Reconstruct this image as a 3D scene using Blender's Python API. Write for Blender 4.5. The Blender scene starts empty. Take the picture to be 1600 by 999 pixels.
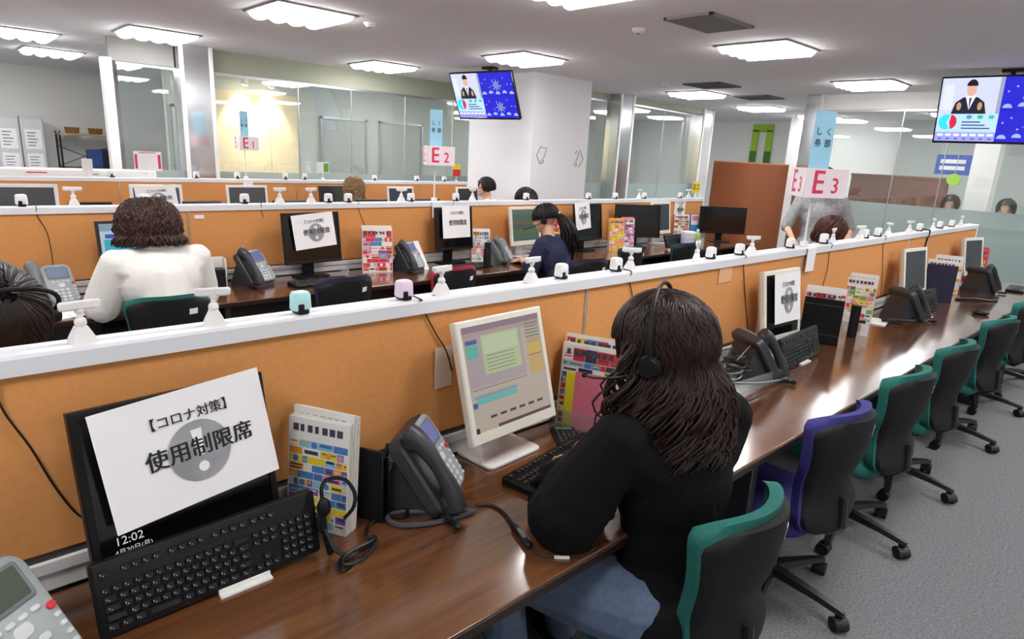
import bpy, math, random
import numpy as np
from mathutils import Matrix, Vector
random.seed(7)
R = math.radians
PI = math.pi
SC = bpy.context.scene
COL = SC.collection

# ------------------------------------------------------------------ camera, world, exposure
FPX, YAW, PITCH, ROLL, CAMH = 999.086, 0.7568606, 0.2521546, 0.0517444, 1.653276
def cam_basis():
    cy, sy, cp, sp = math.cos(YAW), math.sin(YAW), math.cos(PITCH), math.sin(PITCH)
    f = Vector((sy*cp, cy*cp, -sp)); r0 = Vector((cy, -sy, 0)); u0 = r0.cross(f)
    r = math.cos(ROLL)*r0 + math.sin(ROLL)*u0
    return r, r.cross(f), f
CR, CU, CF = cam_basis()
cam_data = bpy.data.cameras.new('camera')
cam_data.sensor_width = 36.0
cam_data.lens = FPX/1600*36.0
cam_data.clip_start = .02
cam = bpy.data.objects.new('camera', cam_data)
COL.objects.link(cam)
m = Matrix((CR, CU, -CF)).transposed().to_4x4()
m.translation = (0, 0, CAMH)
cam.matrix_world = m
SC.camera = cam
vs = SC.view_settings
vs.view_transform = 'Standard'; vs.look = 'None'; vs.gamma = 1; vs.use_curve_mapping = False
vs.exposure = 1.15
EM = .45               # brightness of lit screens
LIGHT = 9.5            # emission of the ceiling light panels
world = bpy.data.worlds.new('world'); SC.world = world
world.use_nodes = True
world.node_tree.nodes['Background'].inputs[0].default_value = (1, .98, .96, 1)
world.node_tree.nodes['Background'].inputs[1].default_value = .35
SC.cycles.max_bounces = 8
SC.cycles.transparent_max_bounces = 16
SC.cycles.sample_clamp_indirect = 6.0

# measuring helpers: a point of the photograph seen on a plane of the room
def ray(px, py): return CF + CR*((px-800)/FPX) - CU*((py-499.5)/FPX)
def at_y(px, py, Y): d = ray(px, py); return Vector((0, 0, CAMH)) + d*(Y/d.y)
def at_z(px, py, Z): d = ray(px, py); return Vector((0, 0, CAMH)) + d*((Z-CAMH)/d.z)
def at_x(px, py, X): d = ray(px, py); return Vector((0, 0, CAMH)) + d*(X/d.x)

# ------------------------------------------------------------------ materials
def lin(c):
    if isinstance(c, str):
        c = [int(c[i:i+2], 16)/255 for i in (0, 2, 4)]
        c = [x/12.92 if x <= .04045 else ((x+.055)/1.055)**2.4 for x in c]
    return (c[0], c[1], c[2], 1)
MATS = {}
def mat(name, col, rough=.5, metal=0, noise=None, bump=None, emit=0, coat=0, spec=None, mix2=None, sheen=0, ecol=None):
    """noise=(scale, amount) mottles the colour towards mix2; bump=(scale, strength)"""
    if name in MATS: return MATS[name]
    m = bpy.data.materials.new(name); m.use_nodes = True
    nt = m.node_tree; b = nt.nodes['Principled BSDF']
    b.inputs['Base Color'].default_value = lin(col)
    b.inputs['Roughness'].default_value = rough
    b.inputs['Metallic'].default_value = metal
    if spec is not None: b.inputs['Specular IOR Level'].default_value = spec
    if coat: b.inputs['Coat Weight'].default_value = coat; b.inputs['Coat Roughness'].default_value = .15
    if sheen: b.inputs['Sheen Weight'].default_value = sheen
    if emit:
        b.inputs['Emission Color'].default_value = lin(ecol or col); b.inputs['Emission Strength'].default_value = emit
    if noise or bump:
        tc = nt.nodes.new('ShaderNodeTexCoord')
    if noise:
        n = nt.nodes.new('ShaderNodeTexNoise'); n.inputs['Scale'].default_value = noise[0]; n.inputs['Detail'].default_value = 4
        nt.links.new(tc.outputs['Object'], n.inputs['Vector'])
        mx = nt.nodes.new('ShaderNodeMix'); mx.data_type = 'RGBA'
        c = lin(col); k = noise[1]
        mx.inputs[6].default_value = c
        mx.inputs[7].default_value = lin(mix2) if mix2 else (c[0]*(1-k), c[1]*(1-k), c[2]*(1-k), 1)
        mr = nt.nodes.new('ShaderNodeMapRange'); mr.inputs[1].default_value = .35; mr.inputs[2].default_value = .65
        nt.links.new(n.outputs[0], mr.inputs[0]); nt.links.new(mr.outputs[0], mx.inputs[0])
        nt.links.new(mx.outputs[2], b.inputs['Base Color'])
    if bump:
        n2 = nt.nodes.new('ShaderNodeTexNoise'); n2.inputs['Scale'].default_value = bump[0]; n2.inputs['Detail'].default_value = 3
        nt.links.new(tc.outputs['Object'], n2.inputs['Vector'])
        bp = nt.nodes.new('ShaderNodeBump'); bp.inputs['Strength'].default_value = bump[1]; bp.inputs['Distance'].default_value = .004
        nt.links.new(n2.outputs[0], bp.inputs['Height']); nt.links.new(bp.outputs[0], b.inputs['Normal'])
    MATS[name] = m
    return m
def glass(name, tint, alpha, rough=.0, gloss=1.0):
    """a clear pane: mostly lets through, mirrors at glancing angles; alpha = how much of a pale film covers it"""
    m = bpy.data.materials.new(name); m.use_nodes = True
    nt = m.node_tree; nt.nodes.clear(); N = nt.nodes.new
    out = N('ShaderNodeOutputMaterial'); tr = N('ShaderNodeBsdfTransparent'); gl = N('ShaderNodeBsdfGlossy'); df = N('ShaderNodeBsdfDiffuse')
    fr = N('ShaderNodeLayerWeight'); fr.inputs[0].default_value = .5
    pw = N('ShaderNodeMath'); pw.operation = 'POWER'; pw.inputs[1].default_value = 5
    ad = N('ShaderNodeMath'); ad.operation = 'MULTIPLY_ADD'; ad.inputs[1].default_value = .90; ad.inputs[2].default_value = .045
    mul = N('ShaderNodeMath'); mul.operation = 'MULTIPLY'; mul.inputs[1].default_value = gloss
    tr.inputs[0].default_value = (.95, .97, .96, 1); gl.inputs[0].default_value = (1, 1, 1, 1); gl.inputs[1].default_value = rough
    df.inputs[0].default_value = lin(tint)
    m1 = N('ShaderNodeMixShader'); m1.inputs[0].default_value = alpha
    m2 = N('ShaderNodeMixShader'); L = nt.links.new
    L(tr.outputs[0], m1.inputs[1]); L(df.outputs[0], m1.inputs[2]); L(fr.outputs['Facing'], pw.inputs[0]); L(pw.outputs[0], ad.inputs[0]); L(ad.outputs[0], mul.inputs[0])
    L(mul.outputs[0], m2.inputs[0]); L(m1.outputs[0], m2.inputs[1]); L(gl.outputs[0], m2.inputs[2]); L(m2.outputs[0], out.inputs[0])
    MATS[name] = m
    return m
def wood(name, c1, c2, rough, axis_scale, coat=0):
    m = mat(name, c1, rough, coat=coat)
    nt = m.node_tree; b = nt.nodes['Principled BSDF']
    tc = nt.nodes.new('ShaderNodeTexCoord'); mp = nt.nodes.new('ShaderNodeMapping'); mp.inputs['Scale'].default_value = axis_scale
    n = nt.nodes.new('ShaderNodeTexNoise'); n.inputs['Scale'].default_value = 5; n.inputs['Detail'].default_value = 6
    cr = nt.nodes.new('ShaderNodeValToRGB'); cr.color_ramp.elements[0].color = lin(c1); cr.color_ramp.elements[1].color = lin(c2)
    cr.color_ramp.elements[0].position = .3; cr.color_ramp.elements[1].position = .7
    L = nt.links.new
    L(tc.outputs['Object'], mp.inputs[0]); L(mp.outputs[0], n.inputs['Vector']); L(n.outputs[0], cr.inputs[0]); L(cr.outputs[0], b.inputs['Base Color'])
    return m

WHITE = mat('white_plastic', 'ECEAE8', .35)
IVORY = mat('ivory_plastic', 'E9E5D8', .4)
CAPW = mat('white_rail', 'E6E8EC', .35)
BLACK = mat('black_plastic', '121215', .45, spec=.3)
BLACKG = mat('black_gloss', '08080A', .12)
DGREY = mat('dark_grey_plastic', '2C2D31', .45)
GREY = mat('grey_plastic', '75797D', .4)
PHGREY = mat('phone_grey', '9CA3A6', .4)
PHDARK = mat('phone_charcoal', '34363B', .4)
PAPER = mat('paper', 'F4F3F4', .7)
INK = mat('ink', '1A1A1C', .7)
INKG = mat('ink_grey', 'A6A7AB', .7, noise=(12, .30))
ORANGE = mat('orange_fabric', 'DE9A5A', .9, noise=(60, .07), bump=(900, .25))
CHROME = mat('polished_steel', 'D8DADD', .16, 1)
STEEL = mat('brushed_aluminium', 'C9CBCF', .35, 1)
CABLE = mat('black_cable', '121214', .5)
SKIN = mat('skin', 'E0B296', .5)
RED = mat('red', 'D8232E', .5)
PINKRED = mat('pink_red', 'E0305F', .5)
YELLOW = mat('yellow', 'F0D81E', .5)

# ------------------------------------------------------------------ mesh building
class MB:
    """collects shapes, builds ONE mesh object"""
    def __init__(s, *mats):
        s.v = []; s.f = []; s.mi = []; s.mats = list(mats); s.cur = 0; s.M = Matrix()
    def use(s, m):
        if m not in s.mats: s.mats.append(m)
        s.cur = s.mats.index(m); return s
    def add(s, vs, fs):
        b = len(s.v)
        s.v += [tuple(s.M @ Vector(v)) for v in vs]
        s.f += [tuple(b+i for i in f) for f in fs]
        s.mi += [s.cur]*len(fs)
        return s
    def box(s, x0, x1, y0, y1, z0, z1, c=0.0):
        if c <= 0:
            return s.add([(x, y, z) for x in (x0, x1) for y in (y0, y1) for z in (z0, z1)],
                         [(0, 1, 3, 2), (4, 6, 7, 5), (0, 4, 5, 1), (2, 3, 7, 6), (0, 2, 6, 4), (1, 5, 7, 3)])
        c = min(c, (x1-x0)*.49, (y1-y0)*.49, (z1-z0)*.49)
        X, Y, Z = (x0, x1), (y0, y1), (z0, z1); sg = (1, -1)
        vs = []; ix = {}
        for i in (0, 1):
            for j in (0, 1):
                for k in (0, 1):
                    p = (X[i], Y[j], Z[k])
                    for a in range(3):
                        q = [p[0]+sg[i]*c, p[1]+sg[j]*c, p[2]+sg[k]*c]; q[a] = p[a]
                        ix[i, j, k, a] = len(vs); vs.append(tuple(q))
        fs = []
        for i in (0, 1):
            o = 1 if i else -1
            def fl(t): return t if o > 0 else t[::-1]
            fs.append(fl((ix[i,0,0,0], ix[i,1,0,0], ix[i,1,1,0], ix[i,0,1,0])))
            fs.append(fl((ix[0,i,0,1], ix[0,i,1,1], ix[1,i,1,1], ix[1,i,0,1])))
            fs.append(fl((ix[0,0,i,2], ix[1,0,i,2], ix[1,1,i,2], ix[0,1,i,2])))
        for a in (0, 1):
            for b in (0, 1):
                t = (a + b) % 2
                f = (ix[a,b,0,0], ix[a,b,1,0], ix[a,b,1,1], ix[a,b,0,1]); fs.append(f if t else f[::-1])
                f = (ix[a,0,b,0], ix[a,1,b,0], ix[a,1,b,2], ix[a,0,b,2]); fs.append(f[::-1] if t else f)
                f = (ix[0,a,b,1], ix[1,a,b,1], ix[1,a,b,2], ix[0,a,b,2]); fs.append(f if t else f[::-1])
        for i in (0, 1):
            for j in (0, 1):
                for k in (0, 1):
                    f = (ix[i,j,k,0], ix[i,j,k,1], ix[i,j,k,2]); fs.append(f if (i+j+k) % 2 else f[::-1])
        return s.add(vs, fs)
    def loft(s, rings, cap=True, closed=True):
        n = len(rings[0]); vs = [p for r in rings for p in r]; fs = []
        for a in range(len(rings)-1):
            for i in range(n if closed else n-1):
                j = (i+1) % n
                fs.append((a*n+i, a*n+j, (a+1)*n+j, (a+1)*n+i))
        if cap:
            fs.append(tuple(reversed(range(n)))); fs.append(tuple((len(rings)-1)*n+i for i in range(n)))
        return s.add(vs, fs)
    def tube(s, pts, r, seg=8, flat=1.0):
        pts = [Vector(p) for p in pts]; rr = r if hasattr(r, '__len__') else [r]*len(pts)
        rings = []; up = None
        for i, p in enumerate(pts):
            t = (pts[min(i+1, len(pts)-1)] - pts[max(i-1, 0)])
            t = t.normalized() if t.length > 1e-9 else Vector((0, 0, 1))
            if up is None:
                up = t.orthogonal().normalized()
            else:
                up = (up - t*up.dot(t)); up = up.normalized() if up.length > 1e-6 else t.orthogonal().normalized()
            q = t.cross(up)
            rings.append([tuple(p + (up*math.cos(2*PI*k/seg)*flat + q*math.sin(2*PI*k/seg))*rr[i]) for k in range(seg)])
        return s.loft(rings)
    def cyl(s, p0, p1, r0, r1=None, seg=16):
        return s.tube([p0, p1], [r0, r0 if r1 is None else r1], seg)
    def lathe(s, prof, seg=20, c=(0, 0, 0)):
        return s.loft([[(c[0]+r*math.cos(2*PI*k/seg), c[1]+r*math.sin(2*PI*k/seg), c[2]+z) for k in range(seg)] for r, z in prof])
    def prism(s, poly, z0, z1, c=0.0):
        """outline in x,y pushed up in z; c rounds the rim a little"""
        n = len(poly)
        if c:
            cx = sum(p[0] for p in poly)/n; cy = sum(p[1] for p in poly)/n
            w = max(max(abs(p[0]-cx) for p in poly), 1e-6); h = max(max(abs(p[1]-cy) for p in poly), 1e-6)
            inn = [(cx+(x-cx)*(1-c/w), cy+(y-cy)*(1-c/h)) for x, y in poly]
            return s.loft([[(x, y, z0) for x, y in inn], [(x, y, z0+c) for x, y in poly], [(x, y, z1-c) for x, y in poly], [(x, y, z1) for x, y in inn]])
        return s.loft([[(x, y, z0) for x, y in poly], [(x, y, z1) for x, y in poly]])
    def ell(s, c, rx, ry=None, rz=None, M=None, nu=14, nv=9):
        ry = rx if ry is None else ry; rz = rx if rz is None else rz
        rings = []
        for a in range(nv+1):
            th = PI*(a/nv*.98+.01)
            rings.append([Vector((rx*math.sin(th)*math.cos(2*PI*k/nu), ry*math.sin(th)*math.sin(2*PI*k/nu), -rz*math.cos(th))) for k in range(nu)])
        M = M or Matrix(); c = Vector(c)
        return s.loft([[tuple(c + M.to_3x3() @ p) for p in r] for r in rings])
    def cap(s, p0, r0, p1, r1, seg=10):
        """a tapered limb with round ends"""
        p0, p1 = Vector(p0), Vector(p1); d = p1-p0; L = d.length; t = d.normalized()
        pts = []; rr = []
        for a in (-80, -50, -20): pts.append(p0 + t*(r0*math.sin(R(a)))); rr.append(r0*math.cos(R(a)))
        for k in range(1, 4): pts.append(p0+d*(k/4)); rr.append(r0+(r1-r0)*k/4)
        for a in (20, 50, 80): pts.append(p1 + t*(r1*math.sin(R(a)))); rr.append(r1*math.cos(R(a)))
        return s.tube(pts, rr, seg)
    def slab(s, f, g, nu, nv):
        """two sheets f(u,v), g(u,v), u,v in 0..1, joined round their rim"""
        A = [[f(i/nu, j/nv) for i in range(nu+1)] for j in range(nv+1)]
        B = [[g(i/nu, j/nv) for i in range(nu+1)] for j in range(nv+1)]
        w = nu+1; n = w*(nv+1); vs = [p for r in A for p in r] + [p for r in B for p in r]; fs = []
        for j in range(nv):
            for i in range(nu):
                a = j*w+i; fs.append((a, a+1, a+w+1, a+w)); fs.append((n+a, n+a+w, n+a+w+1, n+a+1))
        for i in range(nu):
            fs.append((i+1, i, n+i, n+i+1)); a = nv*w+i; fs.append((a, a+1, n+a+1, n+a))
        for j in range(nv):
            a = j*w; fs.append((a, a+w, n+a+w, n+a)); a = j*w+nu; fs.append((a+w, a, n+a, n+a+w))
        return s.add(vs, fs)
    def text(s, body, size, M, align='CENTER', bold=0.0):
        cu = bpy.data.curves.new('t', 'FONT'); cu.body = body; cu.size = size; cu.align_x = align; cu.align_y = 'CENTER'; cu.resolution_u = 3
        o = bpy.data.objects.new('t', cu); COL.objects.link(o)
        me = bpy.data.meshes.new_from_object(o.evaluated_get(bpy.context.evaluated_depsgraph_get()))
        vs = []; fs = []
        for dx, dy in (((0, 0),) if not bold else ((-bold, 0), (bold, 0), (0, bold*.7))):
            n0 = len(vs)
            vs += [tuple(M @ (v.co+Vector((dx, dy, dx*.02+dy*.03)))) for v in me.vertices]; fs += [tuple(n0+i for i in p.vertices) for p in me.polygons]
        bpy.data.objects.remove(o); bpy.data.curves.remove(cu); bpy.data.meshes.remove(me)
        return s.add(vs, fs)
    def quad(s, x0, x1, z0, z1, y=0.0):
        """flat patch facing -Y"""
        return s.add([(x0, y, z0), (x1, y, z0), (x1, y, z1), (x0, y, z1)], [(0, 1, 2, 3)])
    def disc(s, cx, cz, r, y=0.0, a0=0, a1=360, seg=28, rz=None):
        rz = rz or r
        n = max(3, int(seg*abs(a1-a0)/360)); vs = [(cx, y, cz)]
        vs += [(cx+r*math.cos(R(a0+(a1-a0)*k/n)), y, cz+rz*math.sin(R(a0+(a1-a0)*k/n))) for k in range(n+1)]
        return s.add(vs, [(0, k+1, k+2) for k in range(n)])
    def build(s, name, parent=None, loc=None, angle=40, smooth=True):
        me = bpy.data.meshes.new(name)
        me.from_pydata(s.v, [], s.f)
        for m in s.mats: me.materials.append(m)
        me.polygons.foreach_set('material_index', s.mi)
        if smooth:
            me.polygons.foreach_set('use_smooth', [True]*len(me.polygons))
            me.set_sharp_from_angle(angle=R(angle))
        me.update()
        o = bpy.data.objects.new(name, me); COL.objects.link(o)
        if parent: o.parent = parent
        if loc: o.location = loc
        return o
UPR = Matrix.Rotation(R(90), 4, 'X')      # text lying flat -> standing, read from -Y

def tag(o, label, cat, group=None):
    o['label'] = label; o['category'] = cat
    if group: o['group'] = group
    return o
def thing(name, label, cat, loc=(0, 0, 0), rz=0.0, group=None, rx=0.0):
    o = bpy.data.objects.new(name, None); COL.objects.link(o); o.empty_display_size = .05
    o.location = loc; o.rotation_euler = (rx, 0, rz)
    return tag(o, label, cat, group)
def struct(o):
    o['kind'] = 'structure'; return o
def kids(o): return [c for c in bpy.data.objects if c.parent == o]
def dup(src, loc, rz=None, label=None, group=None, rx=None):
    """a copy of a thing with copies of its parts and sub-parts (mesh data shared)"""
    def rec(o, parent):
        c = o.copy(); COL.objects.link(c); c.parent = parent
        for k in KID.get(o.name) or kids(o): rec(k, c)
        return c
    c = rec(src, None); c.location = loc
    e = src.rotation_euler
    c.rotation_euler = (e[0] if rx is None else rx, e[1], e[2] if rz is None else rz)
    if label: c['label'] = label
    if group: c['group'] = group
    return c
KID = {}
def rrect(w, d, r, n=5, cx=0, cy=0):
    p = []
    for sx, sy, a0 in ((1, 1, 0), (-1, 1, 90), (-1, -1, 180), (1, -1, 270)):
        for k in range(n+1):
            a = R(a0+90*k/n); p.append((cx+sx*(w/2-r)+r*math.cos(a), cy+sy*(d/2-r)+r*math.sin(a)))
    return p
def smooth_path(pts, n=6):
    """Catmull-Rom through the points"""
    P = [Vector(p) for p in pts]; P = [P[0]*2-P[1]] + P + [P[-1]*2-P[-2]]; out = []
    for i in range(1, len(P)-2):
        for k in range(n):
            t = k/n; a, b, c, d = P[i-1], P[i], P[i+1], P[i+2]
            out.append(.5*((2*b) + (c-a)*t + (2*a-5*b+4*c-d)*t*t + (3*b-a-3*c+d)*t**3))
    return out + [P[-2]]

# ------------------------------------------------------------------ the room
CEIL = 2.68
P1, P2, P3 = 1.485, 4.474, 7.463          # front faces of the three desk partitions
DZ = .72
CARPET = mat('carpet', '8A8A8E', .95, noise=(95, .38), bump=(400, .5))
CEILM = mat('ceiling_board', 'F0EEF0', .9, noise=(90, .05))
WALLM = mat('white_wall', 'E8E9E8', .8)
WALLB = mat('grey_wall', 'EDEDEA', .8)
PILW = mat('white_pillar_paint', 'EAEAEE', .6)
PANE = glass('clear_glass', 'B8CCC4', .05)
FROST = glass('frosted_film', 'B4C6C4', .6, gloss=.7)
BROWN = mat('brown_board', '94522C', .75, noise=(30, .12))
MAHOG = mat('reddish_panel', '7A4A38', .6, noise=(8, .2))

struct(MB(CARPET).box(-4, 15, -4, 14, -.1, 0).build('floor'))
struct(MB(CEILM).box(-4, 15, -4, 14, CEIL, CEIL+.1).build('ceiling'))
struct(MB(WALLB).box(-4.1, 15.1, 13.8, 13.9, 0, CEIL).build('wall_back'))
struct(MB(WALLM).box(14.5, 14.6, -4, 14, 0, CEIL).build('wall_right'))
struct(MB(WALLM).box(-4.1, -4, -4, 14, 0, CEIL).build('wall_left'))
struct(MB(WALLM).box(-4, 15, -4.1, -4, 0, CEIL).build('wall_front'))
struct(MB(mat('office_wall', 'AEB4B1', .7)).box(14.3, 14.45, -4, 4.4, 0, CEIL).build('wall_office'))
# inner corridor wall behind the back glass
w = MB(mat('corridor_wall', 'BFC4BF', .7)).box(3.0, 14.4, 11.0, 11.1, 0, CEIL)
struct(w.build('wall_corridor'))
PIL = (6.0, 7.1, 6.15, 7.45)
pb = MB(PILW); pb.prism([(PIL[0], PIL[2]), (PIL[1], PIL[2]), (PIL[1], PIL[3]), (PIL[0], PIL[3])], 0, CEIL)
struct(pb.build('pillar'))

def glass_wall(name, p0, p1, z1, cuts):
    """glass standing on the floor from p0 to p1: panes, film to z 1.27, slim joints"""
    p0, p1 = Vector((*p0, 0)), Vector((*p1, 0)); L = (p1-p0).length; a = math.atan2(p1.y-p0.y, p1.x-p0.x)
    M = Matrix.Translation(p0) @ Matrix.Rotation(a, 4, 'Z')
    g = MB(PANE); g.M = M
    e = [0]+[c*L for c in cuts]+[L]
    for i in range(len(e)-1): g.box(e[i]+.004, e[i+1]-.004, -.005, .005, .05, z1)
    root = struct(g.build(name, smooth=False))
    b = MB(FROST); b.M = M
    for i in range(len(e)-1): b.box(e[i]+.005, e[i+1]-.005, -.0075, -.0055, .06, 1.27)
    b.build('frosted_film', root, smooth=False)
    k = MB(STEEL); k.M = M
    k.box(0, L, -.025, .025, 0, .05).box(0, L, -.02, .02, z1, z1+.03)
    for c in cuts: k.box(c*L-.004, c*L+.004, -.012, .012, .05, z1)
    k.build('window_frame', root, smooth=False)
    return root
glass_wall('window_1', (1.85, 8.5), (2.42, 8.5), 2.40, [])
glass_wall('window_2', (2.80, 8.45), (8.35, 8.45), 2.40, [.2, .34, .5, .66, .82])
glass_wall('window_3', (7.1, 7.0), (8.45, 7.0), 2.55, [])
glass_wall('window_4', (8.95, 6.95), (11.35, 7.15), 2.55, [.5])
glass_wall('window_5', (9.62, 4.0), (9.62, -3.9), 2.45, [.13, .2, .38, .55, .75])
def lintel(name, x0, x1, y0, y1, z0, m):
    struct(MB(m).box(x0, x1, y0, y1, z0, CEIL).build(name))
LINT = mat('lintel_paint', 'ABB09E', .8)
lintel('trim_1', 2.79, 8.35, 8.42, 8.50, 2.43, LINT)
lintel('trim_2', 1.78, 2.43, 8.46, 8.54, 2.43, mat('bulkhead_grey', '8E8E8B', .8))
lintel('trim_3', 9.58, 9.66, -3.9, 4.0, 2.48, WALLB)
lintel('trim_4', 7.1, 11.4, 6.98, 7.06, 2.58, LINT)
# white end post of the back glass, mirror-clad columns
pp = MB(WHITE).box(1.70, 1.80, 8.44, 8.56, 0, 2.46, .006); struct(pp.build('trim_5'))
def column(name, cx, cy, w, d, z1=CEIL):
    c = MB(CHROME).box(cx-w/2, cx+w/2, cy-d/2, cy+d/2, 0, z1, .012)
    c.use(WHITE)
    for sx in (-1, 1): c.box(cx+sx*w/2-.03 if sx > 0 else cx-w/2-.012, cx+w/2+.012 if sx > 0 else cx-w/2+.03, cy-d/2-.012, cy-d/2+.02, 0, z1, .003)
    return struct(c.build(name))
column('column_1', 2.61, 8.40, .34, .30)
column('column_2', 8.70, 6.90, .34, .30)
column('column_3', 11.50, 7.10, .34, .30)
column('column_4', 9.62, 4.12, .20, .24)

# ------------------------------------------------------------------ ceiling lights
LAMP = mat('light_diffuser', (1, .985, .98), .5, emit=LIGHT)
FRAME = mat('light_frame', '9A9A9E', .5)
def make_light():
    t = thing('ceiling_light', 'x', 'ceiling light', (0, 0, CEIL), 0, 'square ceiling lights')
    f = MB(FRAME)
    for a, b, c, d in ((-.34, .34, -.34, -.31), (-.34, .34, .31, .34), (-.34, -.31, -.31, .31), (.31, .34, -.31, .31)):
        f.box(a, b, c, d, -.014, 0, .004)
    f.box(-.31, .31, -.31, .31, -.006, 0)
    f.build('frame', t)
    g = MB(LAMP)
    for k in range(4):                       # four glowing bulges side by side
        x = -.2325 + .155*k
        rings = []
        for y, q in ((-.305, .4), (-.29, 1), (.29, 1), (.305, .4)):
            rings.append([(x+.0765*math.cos(R(a)), y, -.012-.050*q*math.sin(R(a))) for a in range(0, 181, 30)])
        g.loft(rings)
    g.build('diffuser', t)
    return t
L0 = make_light()
LIGHTS = [  # x, y, label
 (5.743, 2.98, 'square ceiling light above the middle aisle, beside the grey air vent'),
 (2.52, 5.345, 'large square ceiling light at the top edge left of the hanging television by the pillar'),
 (5.10, 5.41, 'square ceiling light just in front of the white pillar, above the hanging television'),
 (2.085, 7.75, 'square ceiling light right in front of the mirrored column'),
 (4.68, 7.59, 'square ceiling light between the mirrored column and the white pillar, before the glass'),
 (8.856, 5.6, 'square ceiling light beyond the white pillar beside the dark ceiling grille'),
 (8.5, 3.05, 'square ceiling light near the right hand glass wall, left of the nearer television'),
 (11.246, 5.78, 'small far ceiling light in front of the white wall with the green arch'),
 (1.63, 10.93, 'ceiling light over the open storage corner, the one nearer the back wall'),
 (1.108, 9.24, 'ceiling light cut by the left edge of the picture, over the storage corner')]
for i, (x, y, lb) in enumerate(LIGHTS):
    o = L0 if i == 0 else dup(L0, (x, y, CEIL))
    o.location = (x, y, CEIL); o['label'] = lb
    if i == 0: KID[L0.name] = kids(L0)
for x, y in ((3.2, 2.95), (.6, 2.95), (-2, 2.95), (-.4, 5.4), (2.0, .45), (-.8, .45), (4.7, .2), (7.4, .1), (.6, -2.2), (3.6, -2.2), (6.6, -2.2), (-1, 8)):
    dup(L0, (x, y, CEIL), label='square ceiling light of the same kind over the aisle, out of the picture')
for x, y in ((.2, 12.2), (4.2, 9.7), (6.4, 9.7), (9.0, 9.3), (11.5, 9.3)):  # added ceiling lights, there to brighten the storage corner and corridor
    dup(L0, (x, y, CEIL), label='ceiling light added to brighten the corridor and storage corner at the back', group='added lights for the corridor and storage corner')
for x, y in ((10.9, 2.9), (10.9, .6), (12.9, 3.2), (12.9, .8), (13.3, 5.6), (12.2, -1.8)):
    dup(L0, (x, y, CEIL), label='ceiling light of the office behind the right hand glass wall', group='lights of the office behind the right hand glass')

# air vents and ceiling fittings
VENTM = mat('vent_grey', '8E8C8E', .6)
def vent(x, y, w, d, label, m):
    t = thing('air_vent', label, 'air vent', (x, y, CEIL))
    f = MB(m)
    for a, b, c, e in ((-w/2, w/2, -d/2, -d/2+.03), (-w/2, w/2, d/2-.03, d/2), (-w/2, -w/2+.03, -d/2, d/2), (w/2-.03, w/2, -d/2, d/2)): f.box(a, b, c, e, -.018, 0, .003)
    f.box(-w/2, w/2, -d/2, d/2, -.004, 0); f.build('frame', t)
    s = MB(m); n = 13
    for k in range(n):
        y0 = -d/2+.04+(d-.08)*k/n
        s.add([(-w/2+.03, y0, -.004), (w/2-.03, y0, -.004), (w/2-.03, y0+.022, -.016), (-w/2+.03, y0+.022, -.016)], [(0, 1, 2, 3)])
    s.build('slats', t)
    return t
vent(4.53, 2.83, .60, .40, 'grey slatted air vent in the ceiling nearest the camera', VENTM)
vent(8.0, 4.85, .55, .55, 'dark ceiling grille in front of the far square light', mat('vent_dark', '5E5E62', .6))
vent(9.6, 5.0, .55, .55, 'second dark ceiling grille farther right, towards the glass corner', mat('vent_dark', '5E5E62', .6))
def detector(px, py, label):
    p = at_z(px, py, CEIL)
    b = MB(WHITE).lathe([(.001, -.035), (.03, -.034), (.045, -.02), (.055, -.006), (.055, 0)], 18); b.use(DGREY).lathe([(.001, -.038), (.012, -.038), (.013, -.03)], 10)
    tag(b.build('smoke_detector', loc=p), label, 'smoke detector')
detector(998, 45, 'white round ceiling detector left of the air vent')
detector(1040, 131, 'small ceiling detector in front of the far grille')
detector(578, 36, 'small ceiling detector right of the large square light at the top')

# ------------------------------------------------------------------ desk partitions
def partition(name, label, y0, x0, x1, joints, ztop=1.2, end_post=None):
    t = thing(name, label, 'partition', (x0, y0, 0))
    e = [x0]+joints+[x1]
    for i in range(len(e)-1):
        MB(ORANGE).box(e[i]-x0+.004, e[i+1]-x0-.004, 0, .06, .80, ztop, .004).build('fabric_panel', t)
    b = MB(mat('lower_panel', '5C5954', .6)).box(0, x1-x0, .008, .052, .02, .80); b.build('lower_panel', t)  # set dark so the colour carries the shade under the desks
    c = MB(CAPW)
    prof = [(-.012, ztop-.004), (.072, ztop-.004), (.072, ztop+.030), (.066, ztop+.036), (.040, ztop+.036), (.036, ztop+.031), (.024, ztop+.031), (.020, ztop+.036), (-.006, ztop+.036), (-.012, ztop+.030)]
    c.loft([[(0, y, z) for y, z in prof], [(x1-x0, y, z) for y, z in prof]])
    c.build('cap_rail', t, angle=20)
    s = MB(mat('skirt_rail', 'D3D5D6', .45))
    for ya, yb in ((-.02, 0), (.06, .08)):
        s.box(0, x1-x0, ya, yb, .725, .768, .003).box(0, x1-x0, ya*1.5 if ya < 0 else yb, ya if ya < 0 else yb+.012, .768, .800, .004)
    s.build('skirt_rail', t)
    for j in joints:
        MB(STEEL).box(j-x0-.005, j-x0+.005, -.004, .064, .80, ztop, .001).build('joint_strip', t)
    p = MB(CAPW)
    p.box(-.03, 0, -.01, .07, 0, ztop+.034, .004).box(x1-x0, x1-x0+.03, -.01, .07, 0, end_post or ztop+.034, .004)
    p.build('end_post', t)
    return t
partition('desk_partition', 'long orange fabric partition with white rail behind the front desk row', P1, -1.6, 7.42, [-.05, 1.77, 3.60, 5.43])
partition('desk_partition', 'orange fabric partition of the middle row, behind the woman in the white shirt', P2, -2.0, 7.49, [-.2, 1.3, 3.32, 5.4], end_post=1.52)
partition('desk_partition', 'orange fabric partition of the rear row, running into the white pillar', P3, -2.4, 5.99, [-.3, 1.55, 3.4, 5.2])

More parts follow.
